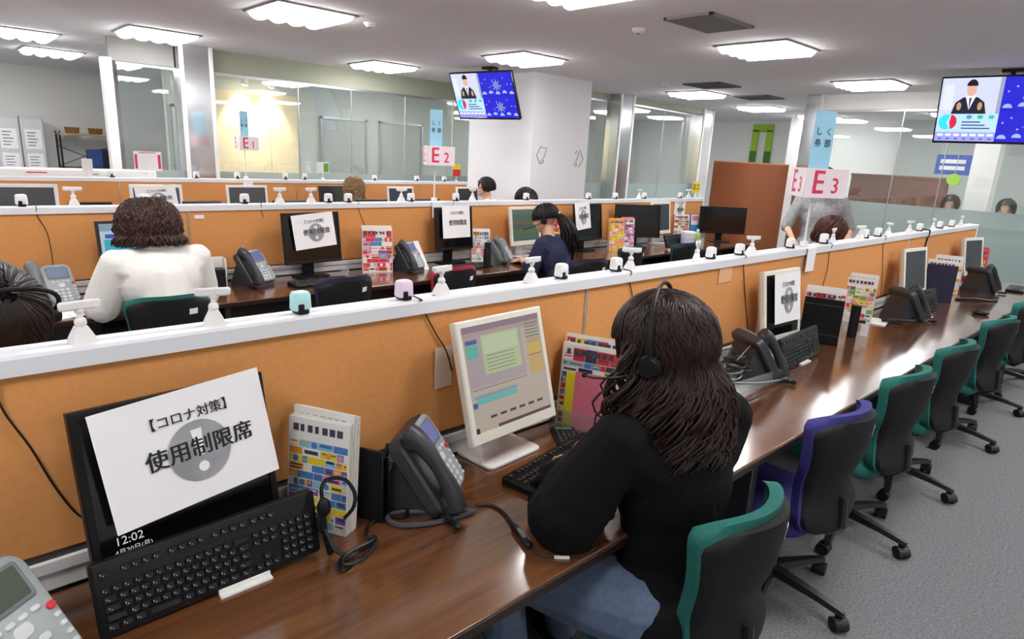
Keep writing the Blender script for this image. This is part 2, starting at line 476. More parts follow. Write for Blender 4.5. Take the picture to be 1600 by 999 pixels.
WOOD = wood('dark_walnut_top', '56331F', '734A2C', .15, (.5, 7, 1), coat=1.0)
def desk(label, x0, x1, yback, depth, side):
    """side=-1: desk on the camera's side of its partition; +1: behind it"""
    ya, yb = (yback-depth, yback) if side < 0 else (yback, yback+depth)
    t = thing('long_desk', label, 'desk', (x0, (ya+yb)/2, 0)); d = (yb-ya)/2; L = x1-x0
    MB(WOOD).box(0, L, -d, d, DZ-.028, DZ, .003).build('desktop', t)
    f = -d if side < 0 else d
    e = MB(mat('desk_edge', '2A1A12', .35)).box(0, L, f-.004, f+.004, DZ-.030, DZ-.004, .002); e.build('edge_band', t)
    g = -d*.55*(-side) if side > 0 else d*.55
    MB(mat('modesty_panel', '4B4740', .6)).box(.03, L-.03, g-.01, g+.01, .22, DZ-.03).build('modesty_panel', t)
    n = max(2, round(L/1.8))
    for k in range(n+1):
        x = .03+(L-.06)*k/n
        MB(DGREY).box(x-.02, x+.02, -d*.86, d*.86, .0, DZ-.03, .004).build('leg_panel', t)
    return t
desk('long dark walnut desk of the front row, where the woman in black sits', -1.6, 7.5, P1-.02, .625, -1)
desk('dark desk on the back side of the front partition, hidden under its rail', -1.6, 7.5, P1+.075, .62, 1)
desk('dark walnut desk of the middle row in front of the woman in the white shirt', -2.0, 7.9, P2-.02, .625, -1)
desk('desk on the back side of the middle partition', -2.0, 5.9, P2+.075, .60, 1)
desk('desk of the rear row in front of the rear partition', -2.4, 5.9, P3-.02, .62, -1)

# curved terracotta screen at the end of the middle row
c = MB(BROWN)
pts = [(.36*(1-math.cos(R(a)))+0, .36*(1-math.sin(R(a)))) for a in range(0, 91, 10)]
outer = [(p[0], p[1]) for p in pts] + [(1.46, 0)]
xs = []
for i, (x, y) in enumerate(outer):
    a = R(min(i*10, 90)); nx, ny = -math.cos(a), -math.sin(a); xs.append((x-nx*.05, y-ny*.05))
ring = outer + xs[::-1]
c.loft([[(x, y, .02) for x, y in ring], [(x, y, 1.70) for x, y in ring]])
t = thing('curved_screen', 'tall terracotta brown screen with a rounded end beyond the middle row', 'screen', (7.97, 4.30, 0))
c.build('board', t, angle=30)
k = MB(mat('screen_edge', 'C9855A', .6)); k.loft([[(x, y, 1.70) for x, y in ring], [(x, y, 1.712) for x, y in ring]]); k.build('top_trim', t, angle=30)

# ------------------------------------------------------------------ small rail things: call lamps and sign clips
RAILZ = 1.236
def lampset(m):
    b = MB(m)
    b.loft([[(x, y, z) for x, y in rrect(w, d, .010)] for z, w, d in ((.008, .040, .034), (.012, .046, .038), (.046, .043, .036), (.052, .038, .031), (.054, .028, .022))])
    return b
def call_lamp(kind, label, x, y, sc=1.0, rz=0.0, group='call lamps on the partition rails', z=RAILZ):
    key = 'lamp'+kind
    if key in PROTO:
        o = dup(PROTO[key], (x, y, z), rz, label, group); o.scale = (sc,)*3; return o
    t = thing('call_lamp', label, 'call lamp', (x, y, z), rz, group); t.scale = (sc,)*3
    col = {'blue': mat('pale_blue_plastic', 'BDEEF2', .3), 'pink': mat('pale_pink_plastic', 'F3DCF0', .3), 'white': mat('lamp_white_plastic', 'F2F2F2', .3)}[kind]
    lampset(col).build('lens', t)
    MB(BLACK).prism(rrect(.030, .044, .008), 0, .012, .002).box(-.014, .002, -.0215, -.015, .004, .026, .003).build('base', t)
    PROTO[key] = t; KID[t.name] = kids(t)
    return t
PROTO = {}
def sign_clip(label, x, y, rz=0.0, tilt=0.0, group='white ball-jointed sign clips on the rails', sc=1.0, z=RAILZ):
    if 'clip' in PROTO:
        o = dup(PROTO['clip'], (x, y, z), rz, label, group); o.scale = (sc,)*3
    else:
        t = thing('sign_clip', label, 'sign clip', (x, y, z), rz, group); t.scale = (sc,)*3
        b = MB(WHITE)
        b.loft([[(-.024, -.018, 0), (.024, -.018, 0), (.024, .018, 0), (-.024, .018, 0)], [(-.020, -.016, .012), (.020, -.016, .012), (.020, .016, .012), (-.020, .016, .012)], [(-.010, -.010, .034), (.010, -.010, .034), (.010, .010, .034), (-.010, .010, .034)]])
        b.build('clamp_base', t)
        s = MB(WHITE).ell((0, 0, .042), .0115).cyl((0, 0, .045), (0, 0, .066), .0055, seg=10).ell((0, 0, .068), .0095); s.build('ball_joint', t)
        j = MB(WHITE).box(-.038, .038, -.010, -.002, .070, .088, .003).box(-.034, .034, .002, .010, .072, .086, .003).cyl((-.03, 0, .071), (.03, 0, .071), .004, seg=8)
        j.build('jaw', t)
        PROTO['clip'] = t; KID[t.name] = kids(t); o = t
    return o
RY1 = P1+.03
ordn = ['first', 'second', 'third', 'fourth', 'fifth', 'sixth', 'seventh', 'eighth', 'ninth', 'tenth', 'eleventh', 'twelfth']
call_lamp('blue', 'pale blue cube call lamp on the front partition rail', .69, RY1, 1.05)
call_lamp('pink', 'pale pink cube call lamp on the front partition rail', 1.0, RY1, 1.05)
xs = [1.66, 1.97, 2.665, 2.93, 3.486, 3.93, 4.59, 4.83, 5.75, 6.3, 6.65]
for i, x in enumerate(xs):
    call_lamp('white', 'white cube call lamp on the front partition rail, %s white one after the pink lamp' % ordn[i], x, RY1, 1.0 if i < 5 else 1.1)
for i, (x, r) in enumerate(((.22, 8), (.48, -14), (1.133, 10), (1.51, 6), (2.06, -45), (2.545, 30), (3.05, -30), (4.06, 15), (4.5, -20), (5.04, 40), (5.5, -15), (6.1, 20), (6.95, 5))):
    sign_clip('white T-shaped sign clip on the front partition rail, %s from the left' % (ordn[i] if i < 12 else 'last'), x, RY1, R(r))
RY2 = P2+.03
for i, px in enumerate((33, 225, 382, 513, 544, 642, 712, 822, 919, 961, 1006, 1062)):
    p = at_y(px, 312, RY2)
    call_lamp('white', 'small white call lamp on the middle partition rail, %s from the left' % ordn[i], p.x, RY2, 1.25)
for i, px in enumerate((115, 437, 486, 627, 738, 998, 1075)):
    p = at_y(px, 312, RY2)
    sign_clip('white T-shaped sign clip on the middle partition rail, %s from the left' % ordn[i], p.x, RY2, R((-10, 5, 12, -8, 20, 15, -20)[i]), sc=1.25)
RY3 = P3+.03
for i, px in enumerate((176, 307, 371, 446, 476, 585, 651, 694)):
    p = at_y(px, 280, RY3)
    call_lamp('white', 'tiny white call lamp on the rear partition rail, %s from the left' % ordn[i], p.x, RY3, 1.3)

def cable(pts, r, label, name='cable', m=None, cat='cable', n=6):
    b = MB(m or CABLE).tube(smooth_path(pts, n), r, 6)
    return tag(b.build(name), label, cat)
# lamp cords hanging down the orange fabric
f1 = P1-.006
def cord(pxs, Y, label, r=.0022):
    pts = [at_y(px, py, Y) for px, py in pxs]
    top = pts[0]; pts = [Vector((top.x, Y+.04, RAILZ+.006)), Vector((top.x, Y-.008, RAILZ+.002))] + pts[0:]
    return cable(pts, r, label)
cord([(0, 632), (48, 700), (85, 760), (115, 798), (133, 812)], f1, 'thin black cord drooping over the orange partition left of the notice')
cord([(657, 474), (680, 520), (697, 548), (706, 580)], f1, 'thin black cord running from the pink lamp down behind the lit white monitor')
cord([(983, 436), (987, 456), (990, 480), (996, 520)], f1, 'thin black cord on the partition above the head of the woman in black')
cord([(1162, 411), (1164, 460), (1169, 520), (1170, 545)], f1, 'thin black cord on the partition left of the white monitor with notice')
cord([(1296, 394), (1293, 420), (1284, 452)], f1, 'short dark cord on the partition behind the black document box')
cord([(1380, 384), (1379, 420), (1377, 455), (1374, 470)], f1, 'thin black cord on the partition above the fanned-out phone clutter')
cord([(1448, 376), (1443, 392)], f1, 'short thick black cord hanging under a lamp above the far white monitor', .006)
f2 = P2-.006
cord([(58, 337), (72, 360), (79, 385), (83, 415)], f2, 'thin cord on the middle partition above the grey phone at left')
cord([(560, 325), (568, 348), (580, 375)], f2, 'thin cord on the middle partition between the two black monitors with notices')
cord([(708, 325), (720, 345), (735, 366)], f2, 'thin cord on the middle partition left of the lit green monitor')
cord([(408, 328), (412, 340)], f2, 'short cord on the middle partition above the notice with the grey circle')

# ------------------------------------------------------------------ keyboards
KEYM = mat('key_black', '1E1E21', .45)
LEGEND = mat('key_legend', 'B9BABC', .6)
def make_keyboard(label, legends=True):
    """lies flat, long side on x, front edge towards -y"""
    t = thing('keyboard', label, 'keyboard', (0, 0, 0), 0, None)
    W, D = .445, .150
    b = MB(BLACK)
    o = rrect(W, D, .008)
    b.loft([[(x*.99, y*.98, 0) for x, y in o], [(x, y, .004) for x, y in o], [(x, y, .016+.03*(y+D/2)) for x, y in o], [(x*.985, y*.96, .018+.03*(y*.96+D/2)) for x, y in o]])
    b.build('case', t)
    k = MB(KEYM)
    lg = []
    def key(x, y, w, d=.0165):
        z = .0165+.03*(y+D/2)
        a, c = w/2-.0011, d/2-.0011
        k.add([(x-a, y-c, z), (x+a, y-c, z), (x+a, y+c, z+.0006), (x-a, y+c, z+.0006),
               (x-a*.78, y-c*.62, z+.0075), (x+a*.78, y-c*.62, z+.0075), (x+a*.78, y+c*.82, z+.008), (x-a*.78, y+c*.82, z+.008)],
              [(0, 1, 5, 4), (1, 2, 6, 5), (2, 3, 7, 6), (3, 0, 4, 7), (4, 5, 6, 7)])
        if w < .034: lg.append((x-a*.3, y, z+.0085))
    U = .0185; x0 = -W/2+.012
    rows = [(-D/2+.021, [1.25, 1.25, 1.25, 3.6, 1.2, 1.2, 1.25, 1.25, 1.25, 1.5]), (-D/2+.0395, [2.25]+[1]*11+[1.75]), (-D/2+.058, [1.75]+[1]*12+[1.25]), (-D/2+.0765, [1.5]+[1]*12+[1.5]), (-D/2+.095, [1]*13+[2])]
    for y, ws in rows:
        x = x0; f = 15*U/(sum(ws)*U)
        for w in ws:
            key(x+w*U*f/2, y, w*U*f); x += w*U*f
    yf = -D/2+.128
    for g in ((0,), (2, 3, 4, 5), (6.5, 7.5, 8.5, 9.5), (11, 12, 13, 14)):
        for q in g: key(x0+(q+.5)*U, yf, U*.98)
    xn = x0+15*U+.006
    for q in range(3):
        key(xn+(q+.5)*U, yf, U*.95)
        for r in (-D/2+.095, -D/2+.0765): key(xn+(q+.5)*U, r, U)
        key(xn+(q+.5)*U, -D/2+.021, U)
    key(xn+1.5*U, -D/2+.0395, U)
    xp = xn+3*U+.006
    for q in range(4):
        for r in (-D/2+.095, -D/2+.0765, -D/2+.058, -D/2+.0395, -D/2+.021): key(xp+(q+.5)*U*.98, r, U*.98)
    k.use(LEGEND)
    if legends:
        for x, y, z in lg:
            k.add([(x-.003, y+.0005, z), (x-.0012, y+.0005, z), (x-.0012, y+.0035, z), (x-.003, y+.0035, z)], [(0, 1, 2, 3)]); k.add([(x+.0012, y-.0025, z), (x+.0028, y-.0025, z), (x+.0028, y-.0002, z), (x+.0012, y-.0002, z)], [(0, 1, 2, 3)])
    k.build('keys', t, angle=20)
    return t

# ------------------------------------------------------------------ monitors
SCRDARK = mat('dark_screen', '0D0D10', .14)
SCRGREY = mat('grey_screen', '3C3F45', .25)
def emis(name, c, e=1.0): return mat(name, 'x' and (0, 0, 0), .35, emit=e*EM, ecol=c)
def screen_content(kind, w, h, parent, y):
    """flat coloured patches of the picture on the screen"""
    b = MB()
    def q(m, x0, x1, z0, z1, d): b.use(m).quad(-w/2+x0*w, -w/2+x1*w, -h/2+z0*h, -h/2+z1*h, y-.0002*d)
    if kind == 'app':
        E = .85
        q(emis('app_bg', 'B5A79A', E), 0, 1, 0, 1, 0); q(emis('app_bar', '8A7583', E), 0, 1, .94, 1, 1); q(emis('app_tool', 'A9958F', E), .0, 1, .89, .94, 1)
        q(emis('app_green', 'AEBE93', E), .22, .70, .52, .90, 1); q(emis('app_green2', 'B9C5A2', E), .24, .68, .72, .88, 2)
        q(emis('app_mauve', 'A89A9C', E), .02, .74, .42, .93, .5); q(emis('app_teal', '5FAE9E', E), .03, .17, .70, .82, 2)
        q(emis('app_blue', '4A5D92', E), .03, .17, .83, .87, 2)
        q(emis('app_blue', '4A5D92', E), .02, .07, .235, .285, 2); q(emis('app_cyan', '69B0AC', E), .07, .58, .26, .31, 2); q(emis('app_cyan2', '7F9AA3', E), .05, .58, .315, .345, 2)
        q(emis('app_amber', 'C8A95A', E), .80, .99, .60, .70, 1); q(emis('app_red', 'B06A50', E), .80, .99, .585, .597, 2); q(emis('app_amber2', 'C0A268', E), .80, .99, .40, .57, 1)
        q(emis('app_amber3', 'B79A70', E), .80, .99, .71, .76, 1)
        for k in range(5): q(emis('app_text', '77706F', E), .80, .98, .905-.033*k, .918-.033*k, 2)
        for k in range(6): q(emis('app_dark', '55463F', E), .20+.125*k, .28+.125*k, .105, .13, 1)
        for k in range(5): q(emis('app_text', '8F8A80', E), .26, .62, .55+.035*k, .557+.035*k, 2)
        q(emis('app_line', '8C7E78', E), .04, .74, .395, .405, 1)
        q(emis('app_task', '5A4A48', E), .28, 1, 0, .03, 1); q(emis('app_task2', '3A3236', E), .0, .05, 0, .05, 2)
    elif kind == 'green':
        E = .55
        q(emis('gr_bg', '587061', E), 0, 1, 0, 1, 0); q(emis('gr_top', '7B7A66', E), 0, 1, .84, 1, 1)
        for k, c in enumerate(('4E7F62', '6E7B55', '456B58', '7A6A52', '4F7B66')): q(emis('gr%d' % k, c, E), .04, .96, .07+.155*k, .19+.155*k, 1)
        q(emis('gr_red', '8A5A45', E), .1, .9, .40, .43, 2)
    elif kind == 'blue':
        E = .8
        q(emis('bl_bg', 'BFD5DD', E), 0, 1, 0, 1, 0); q(emis('bl_top', '8FA8BC', E), 0, 1, .86, 1, 1); q(emis('bl_blue', '3E5FC4', E), .06, .40, .72, .80, 2); q(emis('bl_blue', '3E5FC4', E), .46, .94, .72, .80, 2)
        q(emis('bl_teal', '3FB4C8', E), .04, .96, .42, .70, 1); q(emis('bl_grey', 'A9B4BC', E), .04, .96, .05, .36, 1)
        for k in range(3): q(emis('bl_btn', '4C5E86', E), .08+.2*k, .2+.2*k, .14, .24, 2)
    elif kind == 'clock':
        E = .8
        b.use(emis('clock_white', 'D9DCE0', E)).text('12:02', .024, Matrix.Translation((-w/2+.052, y-.0006, -h/2+.040)) @ UPR)
        b.text('4月20日(月)', .0135, Matrix.Translation((-w/2+.058, y-.0006, -h/2+.018)) @ UPR)
    elif kind == 'dull':
        E = .12
        q(emis('du_bg', '6A706C', E), 0, 1, 0, 1, 0); q(emis('du_1', '596A60', E), .05, .95, .3, .8, 1)
    b.build('picture', parent, smooth=False)
def monitor(label, loc, rz=0.0, tilt=8, w=.375, h=.31, frame=BLACK, kind='off', screen=None, zc=None, bez=.016, base_dx=0.0, flat=False, group=None):
    """stands at loc on the desk, looks towards -y"""
    t = thing('monitor', label, 'monitor', loc, rz, group)
    zc = zc or (.09+h/2)
    M = Matrix.Translation((0, 0, zc)) @ Matrix.Rotation(-R(tilt), 4, 'X')
    g = MB(frame)
    d = .020 if flat else .045
    o = [(-w/2, -h/2), (w/2, -h/2), (w/2, h/2), (-w/2, h/2)]
    bb = bez*1.35 if frame in (WHITE, IVORY) else bez
    i = [(-w/2+bez, -h/2+bb*1.3), (w/2-bez, -h/2+bb*1.3), (w/2-bez, h/2-bez), (-w/2+bez, h/2-bez)]
    c = .004
    oi = [(x-c*(1 if x > 0 else -1), z-c*(1 if z > 0 else -1)) for x, z in o]
    def rg(p, y): return [(x, y, z) for x, z in p]
    back = [(x*.74, z*.74) for x, z in o]
    g.M = M
    g.loft([rg(i, -.0135), rg(i, -.0175), rg(oi, -.0185), rg(o, -.0145), rg(o, .006), rg(oi, .012), rg(back, d)])
    if frame is BLACK: g.use(DGREY)
    g.box(.30*w, .33*w, -.0195, -.018, -h/2+.006, -h/2+.012)
    fr = g.build('frame', t)
    iw, ih = w-2*bez, h-bez-bb*1.3
    s = MB(screen or (SCRDARK if frame is BLACK else SCRGREY))
    zs = (bb*1.3-bez)/2
    s.M = M @ Matrix.Translation((0, 0, zs)); s.box(-iw/2, iw/2, -.0137, -.0125, -ih/2, ih/2)
    so = s.build('screen', t, smooth=False)
    if kind != 'off':
        n0 = len(bpy.data.objects)
        screen_content(kind, iw, ih, so, 0)
        pic = [k for k in kids(so)][-1]
        me = pic.data; me.transform(M @ Matrix.Translation((0, -.0141, zs)))
    st = MB(frame if frame is not IVORY else WHITE)
    st.prism(rrect(.235 if not flat else .2, .165, .02, cx=base_dx, cy=.03), 0, .012, .003)
    st.loft([[(base_dx*.4+sx*.04, y, z) for sx, y in ((-1, .055), (1, .055), (1, .085), (-1, .085))] for z in (.01, zc-.02)])
    st.build('stand', t)
    return t

# ------------------------------------------------------------------ printed notices
def make_sheet(name_label, w=.297, h=.210, circle=True, twisted=False, portrait=False, big='使用制限席', group=None):
    """sheet standing in the xz plane, centred, printed side to -y"""
    t = thing('notice_sheet', name_label, 'notice', (0, 0, 0), 0, group)
    nx = 8
    b = MB(PAPER)
    b.slab(lambda u, v: ((u-.5)*w, .004*math.sin(PI*u)*.4, (v-.5)*h), lambda u, v: ((u-.5)*w, .0006+.004*math.sin(PI*u)*.4, (v-.5)*h), nx, 2)
    b.build('paper', t)
    k = .45 if portrait else 1
    p = MB(INKG)
    kx = w/.297
    if circle:
        p.disc(.012*kx if not portrait else .0, -.012*(h/.21), .056*kx, -.0007, rz=.056*(h/.21))
        p.use(PAPER).add([(x*kx, -.0009, z*h/.21) for x, z in ((.002, .028), (.022, .028), (.017, -.022), (.007, -.022))], [(0, 1, 2, 3)])
        p.disc(.012*kx if not portrait else 0, -.043*(h/.21), .0095*kx, -.0009, rz=.0095*(h/.21))
    p.use(INK)
    S = Matrix.Diagonal((kx, h/.21, 1, 1))
    p.text('【コロナ対策】', .0235, Matrix.Translation((.008*kx, -.0012, .056*h/.21)) @ UPR @ S, bold=.0004)
    p.text(big, .039, Matrix.Translation((.016*kx, -.0012, -.008*h/.21)) @ UPR @ S, bold=.0009)
    p.build('print', t, smooth=False)
    return t

# ------------------------------------------------------------------ desk phones
def make_phone(label, body=PHDARK, face=PHGREY, lcd=('7F8FC4', .35), screen_on=True, handset=True, lift=1.0):
    """foot at the origin, front towards -y, keys look to -y and up"""
    t = thing('desk_phone', label, 'desk phone', (0, 0, 0))
    a = R(56); e2 = Vector((0, math.cos(a), math.sin(a))); nn = Vector((0, -math.sin(a), math.cos(a))); o = Vector((0, -.075, .022))
    F = Matrix(((1, 0, 0, 0), (0, e2.y, -nn.y*-1, 0), (0, e2.z, nn.z, 0), (0, 0, 0, 1)))
    F = Matrix.Translation(o) @ F           # local x, up the slope, off the face
    b = MB(body); b.M = F
    b.prism(rrect(.196, .215, .028, cy=.105), -.045, -.004, .006)
    # support foot behind
    b.M = Matrix()
    b.loft([[(-.075, y, z) for y, z in ((-.075, 0), (.11, 0), (.11, .012), (.055, .155), (.03, .155), (-.05, .03))], [(.075, y, z) for y, z in ((-.075, 0), (.11, 0), (.11, .012), (.055, .155), (.03, .155), (-.05, .03))]])
    b.build('body', t)
    f = MB(face); f.M = F
    f.prism([(x, y) for x, y in rrect(.128, .205, .03, cx=.032, cy=.106)], -.004, .004, .003)
    f.build('face_plate', t)
    s = MB(GREY); s.M = F; s.prism(rrect(.096, .066, .008, cx=.034, cy=.163), .003, .006, .0015)
    s.use(emis('lcd'+lcd[0], lcd[0], lcd[1]) if screen_on else mat('lcd_off', '5D7060', .3)).prism(rrect(.082, .052, .004, cx=.034, cy=.164), .0058, .0066)
    s.build('display', t)
    k = MB(mat('phone_key', 'D3D6D6', .45)); k.M = F
    for r in range(4):
        for c in range(3): k.prism(rrect(.019, .0125, .005, 3, .004+.024*c, .018+.0175*r), .003, .0075, .0015)
    for c in range(4): k.prism(rrect(.016, .009, .004, 3, .002+.021*c, .115), .003, .007, .0015)
    k.prism(rrect(.030, .022, .009, 4, .034, .0965), .003, .006, .0015)
    for r in range(5): k.prism(rrect(.011, .008, .003, 3, .086, .02+.0165*r), .003, .0065, .001)
    k.use(RED).prism(rrect(.015, .013, .006, 4, .086, .104), .003, .008, .0015)
    k.build('buttons', t)
    if handset:
        h = MB(body); h.M = F
        pts = [(-.066, -.002, .012), (-.066, .022, .022), (-.066, .06, .030), (-.066, .105, .032), (-.066, .15, .030), (-.066, .188, .022), (-.066, .212, .010)]
        h.tube(smooth_path(pts, 3), [.014+.010*abs(math.sin((i-9)/18*PI))**1.5+.004 for i in range(19)], 12, 1.0)
        h.ell((-.066, .018, .006), .024, .026, .018).ell((-.066, .190, .006), .024, .026, .018)
        h.build('handset', t)
        c = MB(CABLE)
        c.tube([Vector((-.09-.03*math.sin(PI*i/70)+.006*math.cos(i*1.3), -.08-.04*math.sin(2*PI*i/140)+.02*i/70, .012+.006*math.sin(i*1.3))) for i in range(71)], .0028, 5)
        c.build('coiled_cord', t)
    return t

# ------------------------------------------------------------------ magazines and files
COV = [mat('cover%d' % i, c, .35) for i, c in enumerate(('E8E2D8', 'F2D637', 'D8324A', '4E86C4', 'F1F0EE', 'E88FAF', '6FB35C', '2E3C66', 'F0A43A', '8FC7E2', '7A5BA0', 'C9412B'))]
TXT = mat('cover_text', '4A4450', .6)
def magazine(label, loc, rz, w=.21, h=.285, th=.008, pal=(0, 1, 2, 3, 4, 5, 6), seed=0, tilt=0.0, group=None, base=4, spine=None, head=None, dens=1.0):
    """stands upright, cover to -y; loc = middle of its foot"""
    rnd = random.Random(seed)
    t = thing('magazine', label, 'magazine', loc, rz, group, -R(tilt))
    p = MB(mat('page_edges', 'C6C1B4', .8)).box(-w/2+.002, w/2-.002, .0008, th-.0008, .001, h-.002); p.build('pages', t, smooth=False)
    c = MB(COV[base]); c.box(-w/2, w/2, 0, .0008, 0, h).box(-w/2, w/2, th-.0008, th, 0, h)
    c.use(COV[spine if spine is not None else base]).box(-w/2-.0008, -w/2, 0, th, 0, h)
    nr = 8 if dens < 1.5 else 11; edges = [.03+.78*k/nr for k in range(nr+1)]
    if head is None: edges.append(.97)
    for z0, z1 in zip(edges[:-1], edges[1:]):
        x = -.48; z1 -= .008
        while x < .44:
            x1 = min(.48, x+rnd.uniform(.07, .30))
            c.use(COV[rnd.choice(pal)]).quad(x*w, x1*w, z0*h, z1*h, -.0004)
            if rnd.random() < .8:
                c.use(TXT if rnd.random() < .5 else COV[rnd.choice(pal)])
                for q in range(rnd.randint(1, 3)):
                    zz = z0+(z1-z0)*rnd.uniform(.1, .75); xa = x+.012+rnd.uniform(0, .02); xb = x1-.012-rnd.uniform(0, .03)
                    if xb > xa: c.quad(xa*w, xb*w, zz*h, (zz+.014)*h, -.0007)
            if rnd.random() < .18: c.use(COV[rnd.choice(pal)]).disc((x+x1)/2*w, (z0+z1)/2*h, min(x1-x, .12)*.4*w, -.0009, seg=14)
            x = x1+.006
    c.use(TXT)
    for q in range(7): c.quad((-.42+.12*q)*w, (-.34+.12*q+rnd.uniform(-.02, .02))*w, h*.88, h*.945, -.0008)
    c.build('cover', t, smooth=False)
    return t
def bundle(x, y, rz, n, labels, group, seed, pal, w=.21, h=.285, tilt=4, **kw):
    """n magazines leaning one behind the other, the first one in front"""
    for i in range(n):
        d = .0095*i; rnd = random.Random(seed*31+i)
        magazine(labels[0] if i == 0 else labels[1], (x-math.sin(rz)*d, y+math.cos(rz)*d, DZ), rz+rnd.uniform(-.03, .03), w=w*rnd.uniform(.96, 1.0), h=h*(1+.035*min(i, 3)*rnd.random()), pal=pal,
                 seed=seed*100+i, tilt=tilt, group=group, spine=rnd.choice(pal), **kw)

# ------------------------------------------------------------------ chairs
SHELL = mat('chair_shell', '19191B', .6, bump=(300, .1), spec=.25)
CBASE = mat('chair_base', '1A1A1C', .38)
FAB = {'green': mat('teal_fabric', '1C6B62', .85, noise=(80, .15), bump=(600, .2)), 'purple': mat('violet_fabric', '34307A', .85, noise=(80, .15), bump=(600, .2)),
       'navy': mat('navy_fabric', '20223F', .85, noise=(80, .15)), 'red': mat('red_fabric', 'B51E36', .8), 'dark': mat('dark_green_fabric', '123B3A', .85)}
CH = {}
def chair(colour, label, loc, rz, group=None, base_rot=20):
    if (colour, base_rot) in CH:
        return dup(CH[colour, base_rot], (loc[0], loc[1], 0), rz, label, group)
    t = thing('office_chair', label, 'office chair', (loc[0], loc[1], 0), rz, group)
    fab = FAB[colour]
    def half(v):      # half width of the backrest by height
        s = min(1, max(0, (v-.86)/.14)); s0 = min(1, max(0, (.12-v)/.12))
        return (.168+.070*max(0, v-.30)**.8+.040*math.exp(-((v-.10)/.18)**2)) * (1-.14*s**2.5) * (1-.28*s0**2)
    def bk(off, shrink, ztop):
        def f(u, v):
            q = 2*u-1; w = half(v)-shrink
            z = .40+(ztop-.40)*v - (.022*abs(q)**4 if v > .9 else 0)*((v-.9)/.1 if v > .9 else 0)
            y = -.190-.030*v+.030*math.exp(-((v-.35)/.22)**2)-.018+.072*q*q*(.40+.70*v) + off
            return (q*w, y, z)
        return f
    s = MB(SHELL).slab(bk(-.028, .012, .835), bk(-.006, .010, .835), 14, 16)
    sh = s.build('back_shell', t, angle=60)
    pa, pb = bk(-.0295, .012, .835), bk(-.0275, .012, .835)
    MB(PAPER).slab(lambda u, v: pa(.70+.11*u, .80+.07*v), lambda u, v: pb(.70+.11*u, .80+.07*v), 3, 2).build('white_sticker', sh)
    c = MB(fab).slab(bk(-.006, .0, .855), bk(.028, .012, .848), 14, 16)
    c.build('back_cushion', t, angle=70)
    o = rrect(.44, .43, .09, 6, 0, .045)
    st = MB(fab); st.loft([[(x*.95, y*.95, .372) for x, y in o], [(x, y, .382) for x, y in o], [(x, y, .412-.03*max(0, y-.17)) for x, y in o], [(x*.93, y*.93, .428-.04*max(0, y-.15)) for x, y in o], [(x*.5, y*.5, .430) for x, y in o]])
    st.build('seat', t, angle=60)
    u = MB(CBASE).prism(rrect(.30, .28, .04), .345, .374, .006)
    u.tube([(0, -.10, .375), (0, -.19, .37), (0, -.235, .41), (0, -.228, .52)], [.022, .022, .02, .014], 8, 1.0)
    u.cyl((.15, .05, .38), (.26, .06, .385), .006, seg=8).ell((.265, .06, .385), .02, .012, .009)
    u.build('seat_mechanism', t)
    g = MB(CBASE).cyl((0, 0, .09), (0, 0, .24), .028).cyl((0, 0, .24), (0, 0, .35), .018); g.build('gas_column', t)
    for k in range(5):
        a = R(base_rot+72*k); M = Matrix.Rotation(a, 4, 'Z')
        l = MB(CBASE); l.M = M
        l.loft([[(x, y*w, z+zo) for y, zo in ((-1, 0), (-.7, h), (.7, h), (1, 0), (.6, -.006), (-.6, -.006))] for x, w, z, h in ((.0, .032, .085, .03), (.06, .028, .087, .028), (.19, .02, .078, .022), (.29, .016, .066, .018), (.305, .012, .064, .014))])
        l.cyl((.285, 0, .05), (.285, 0, .075), .011, seg=10)
        l.build('leg', t)
        w = MB(BLACK); w.M = M @ Matrix.Translation((.285, 0, 0)) @ Matrix.Rotation(R(40+k*65), 4, 'Z')
        for sx in (-1, 1): w.cyl((sx*.008, .012, .026), (sx*.026, .012, .026), .026, seg=16)
        w.use(CBASE).loft([[(x, .012+.029*math.cos(R(b)), .026+.029*math.sin(R(b))) for b in range(-10, 191, 20)]+[(x, .012+.022*math.cos(R(b)), .026+.022*math.sin(R(b))) for b in range(190, -11, -20)] for x in (-.026, .026)])
        w.build('caster', t)
    CH[colour, base_rot] = t; KID[t.name] = kids(t)
    return t

# ------------------------------------------------------------------ front desk, left to right
KB1 = make_keyboard('black keyboard propped upright against the black monitor with the notice')
KID[KB1.name] = kids(KB1)
KB1.location = (.372, 1.275, DZ+.078); KB1.rotation_euler = (R(78), R(-1.2), 0)
# phone cut by the left edge
ph = make_phone('pale grey desk phone cut off by the left edge, red button beside its keys', body=mat('phone_mid', '6F7779', .4), face=mat('phone_pale', '9BA4A2', .4), lcd=('4E6B3A', .25), handset=False)
ph.location = (-.005, 1.195, DZ); ph.rotation_euler = (0, 0, R(38)); ph.scale = (1.12,)*3; PHL = ph
monitor('black monitor with the time on its dark screen under the large white notice', (.352, 1.375, DZ), R(5), 11, .385, .335, BLACK, 'clock', SCRDARK, zc=.250)
S1 = make_sheet('large white notice with a grey exclamation disc taped on the nearest black monitor')
KID[S1.name] = kids(S1)
S1.location = (.362, 1.334, DZ+.312); S1.rotation_euler = (R(-11), R(-4.5), R(5)); S1.scale = (1.13, 1, 1.16)
st = thing('keyboard_stand', 'white strip of a stand under the propped keyboard nearest the camera', 'stand', (.42, 1.232, DZ))
MB(WHITE).box(-.055, .055, -.006, .008, 0, .006, .001).build('ledge', st); MB(WHITE).box(-.055, .055, .008, .012, 0, .014, .001).build('back_lip', st)
BR = R(-62)
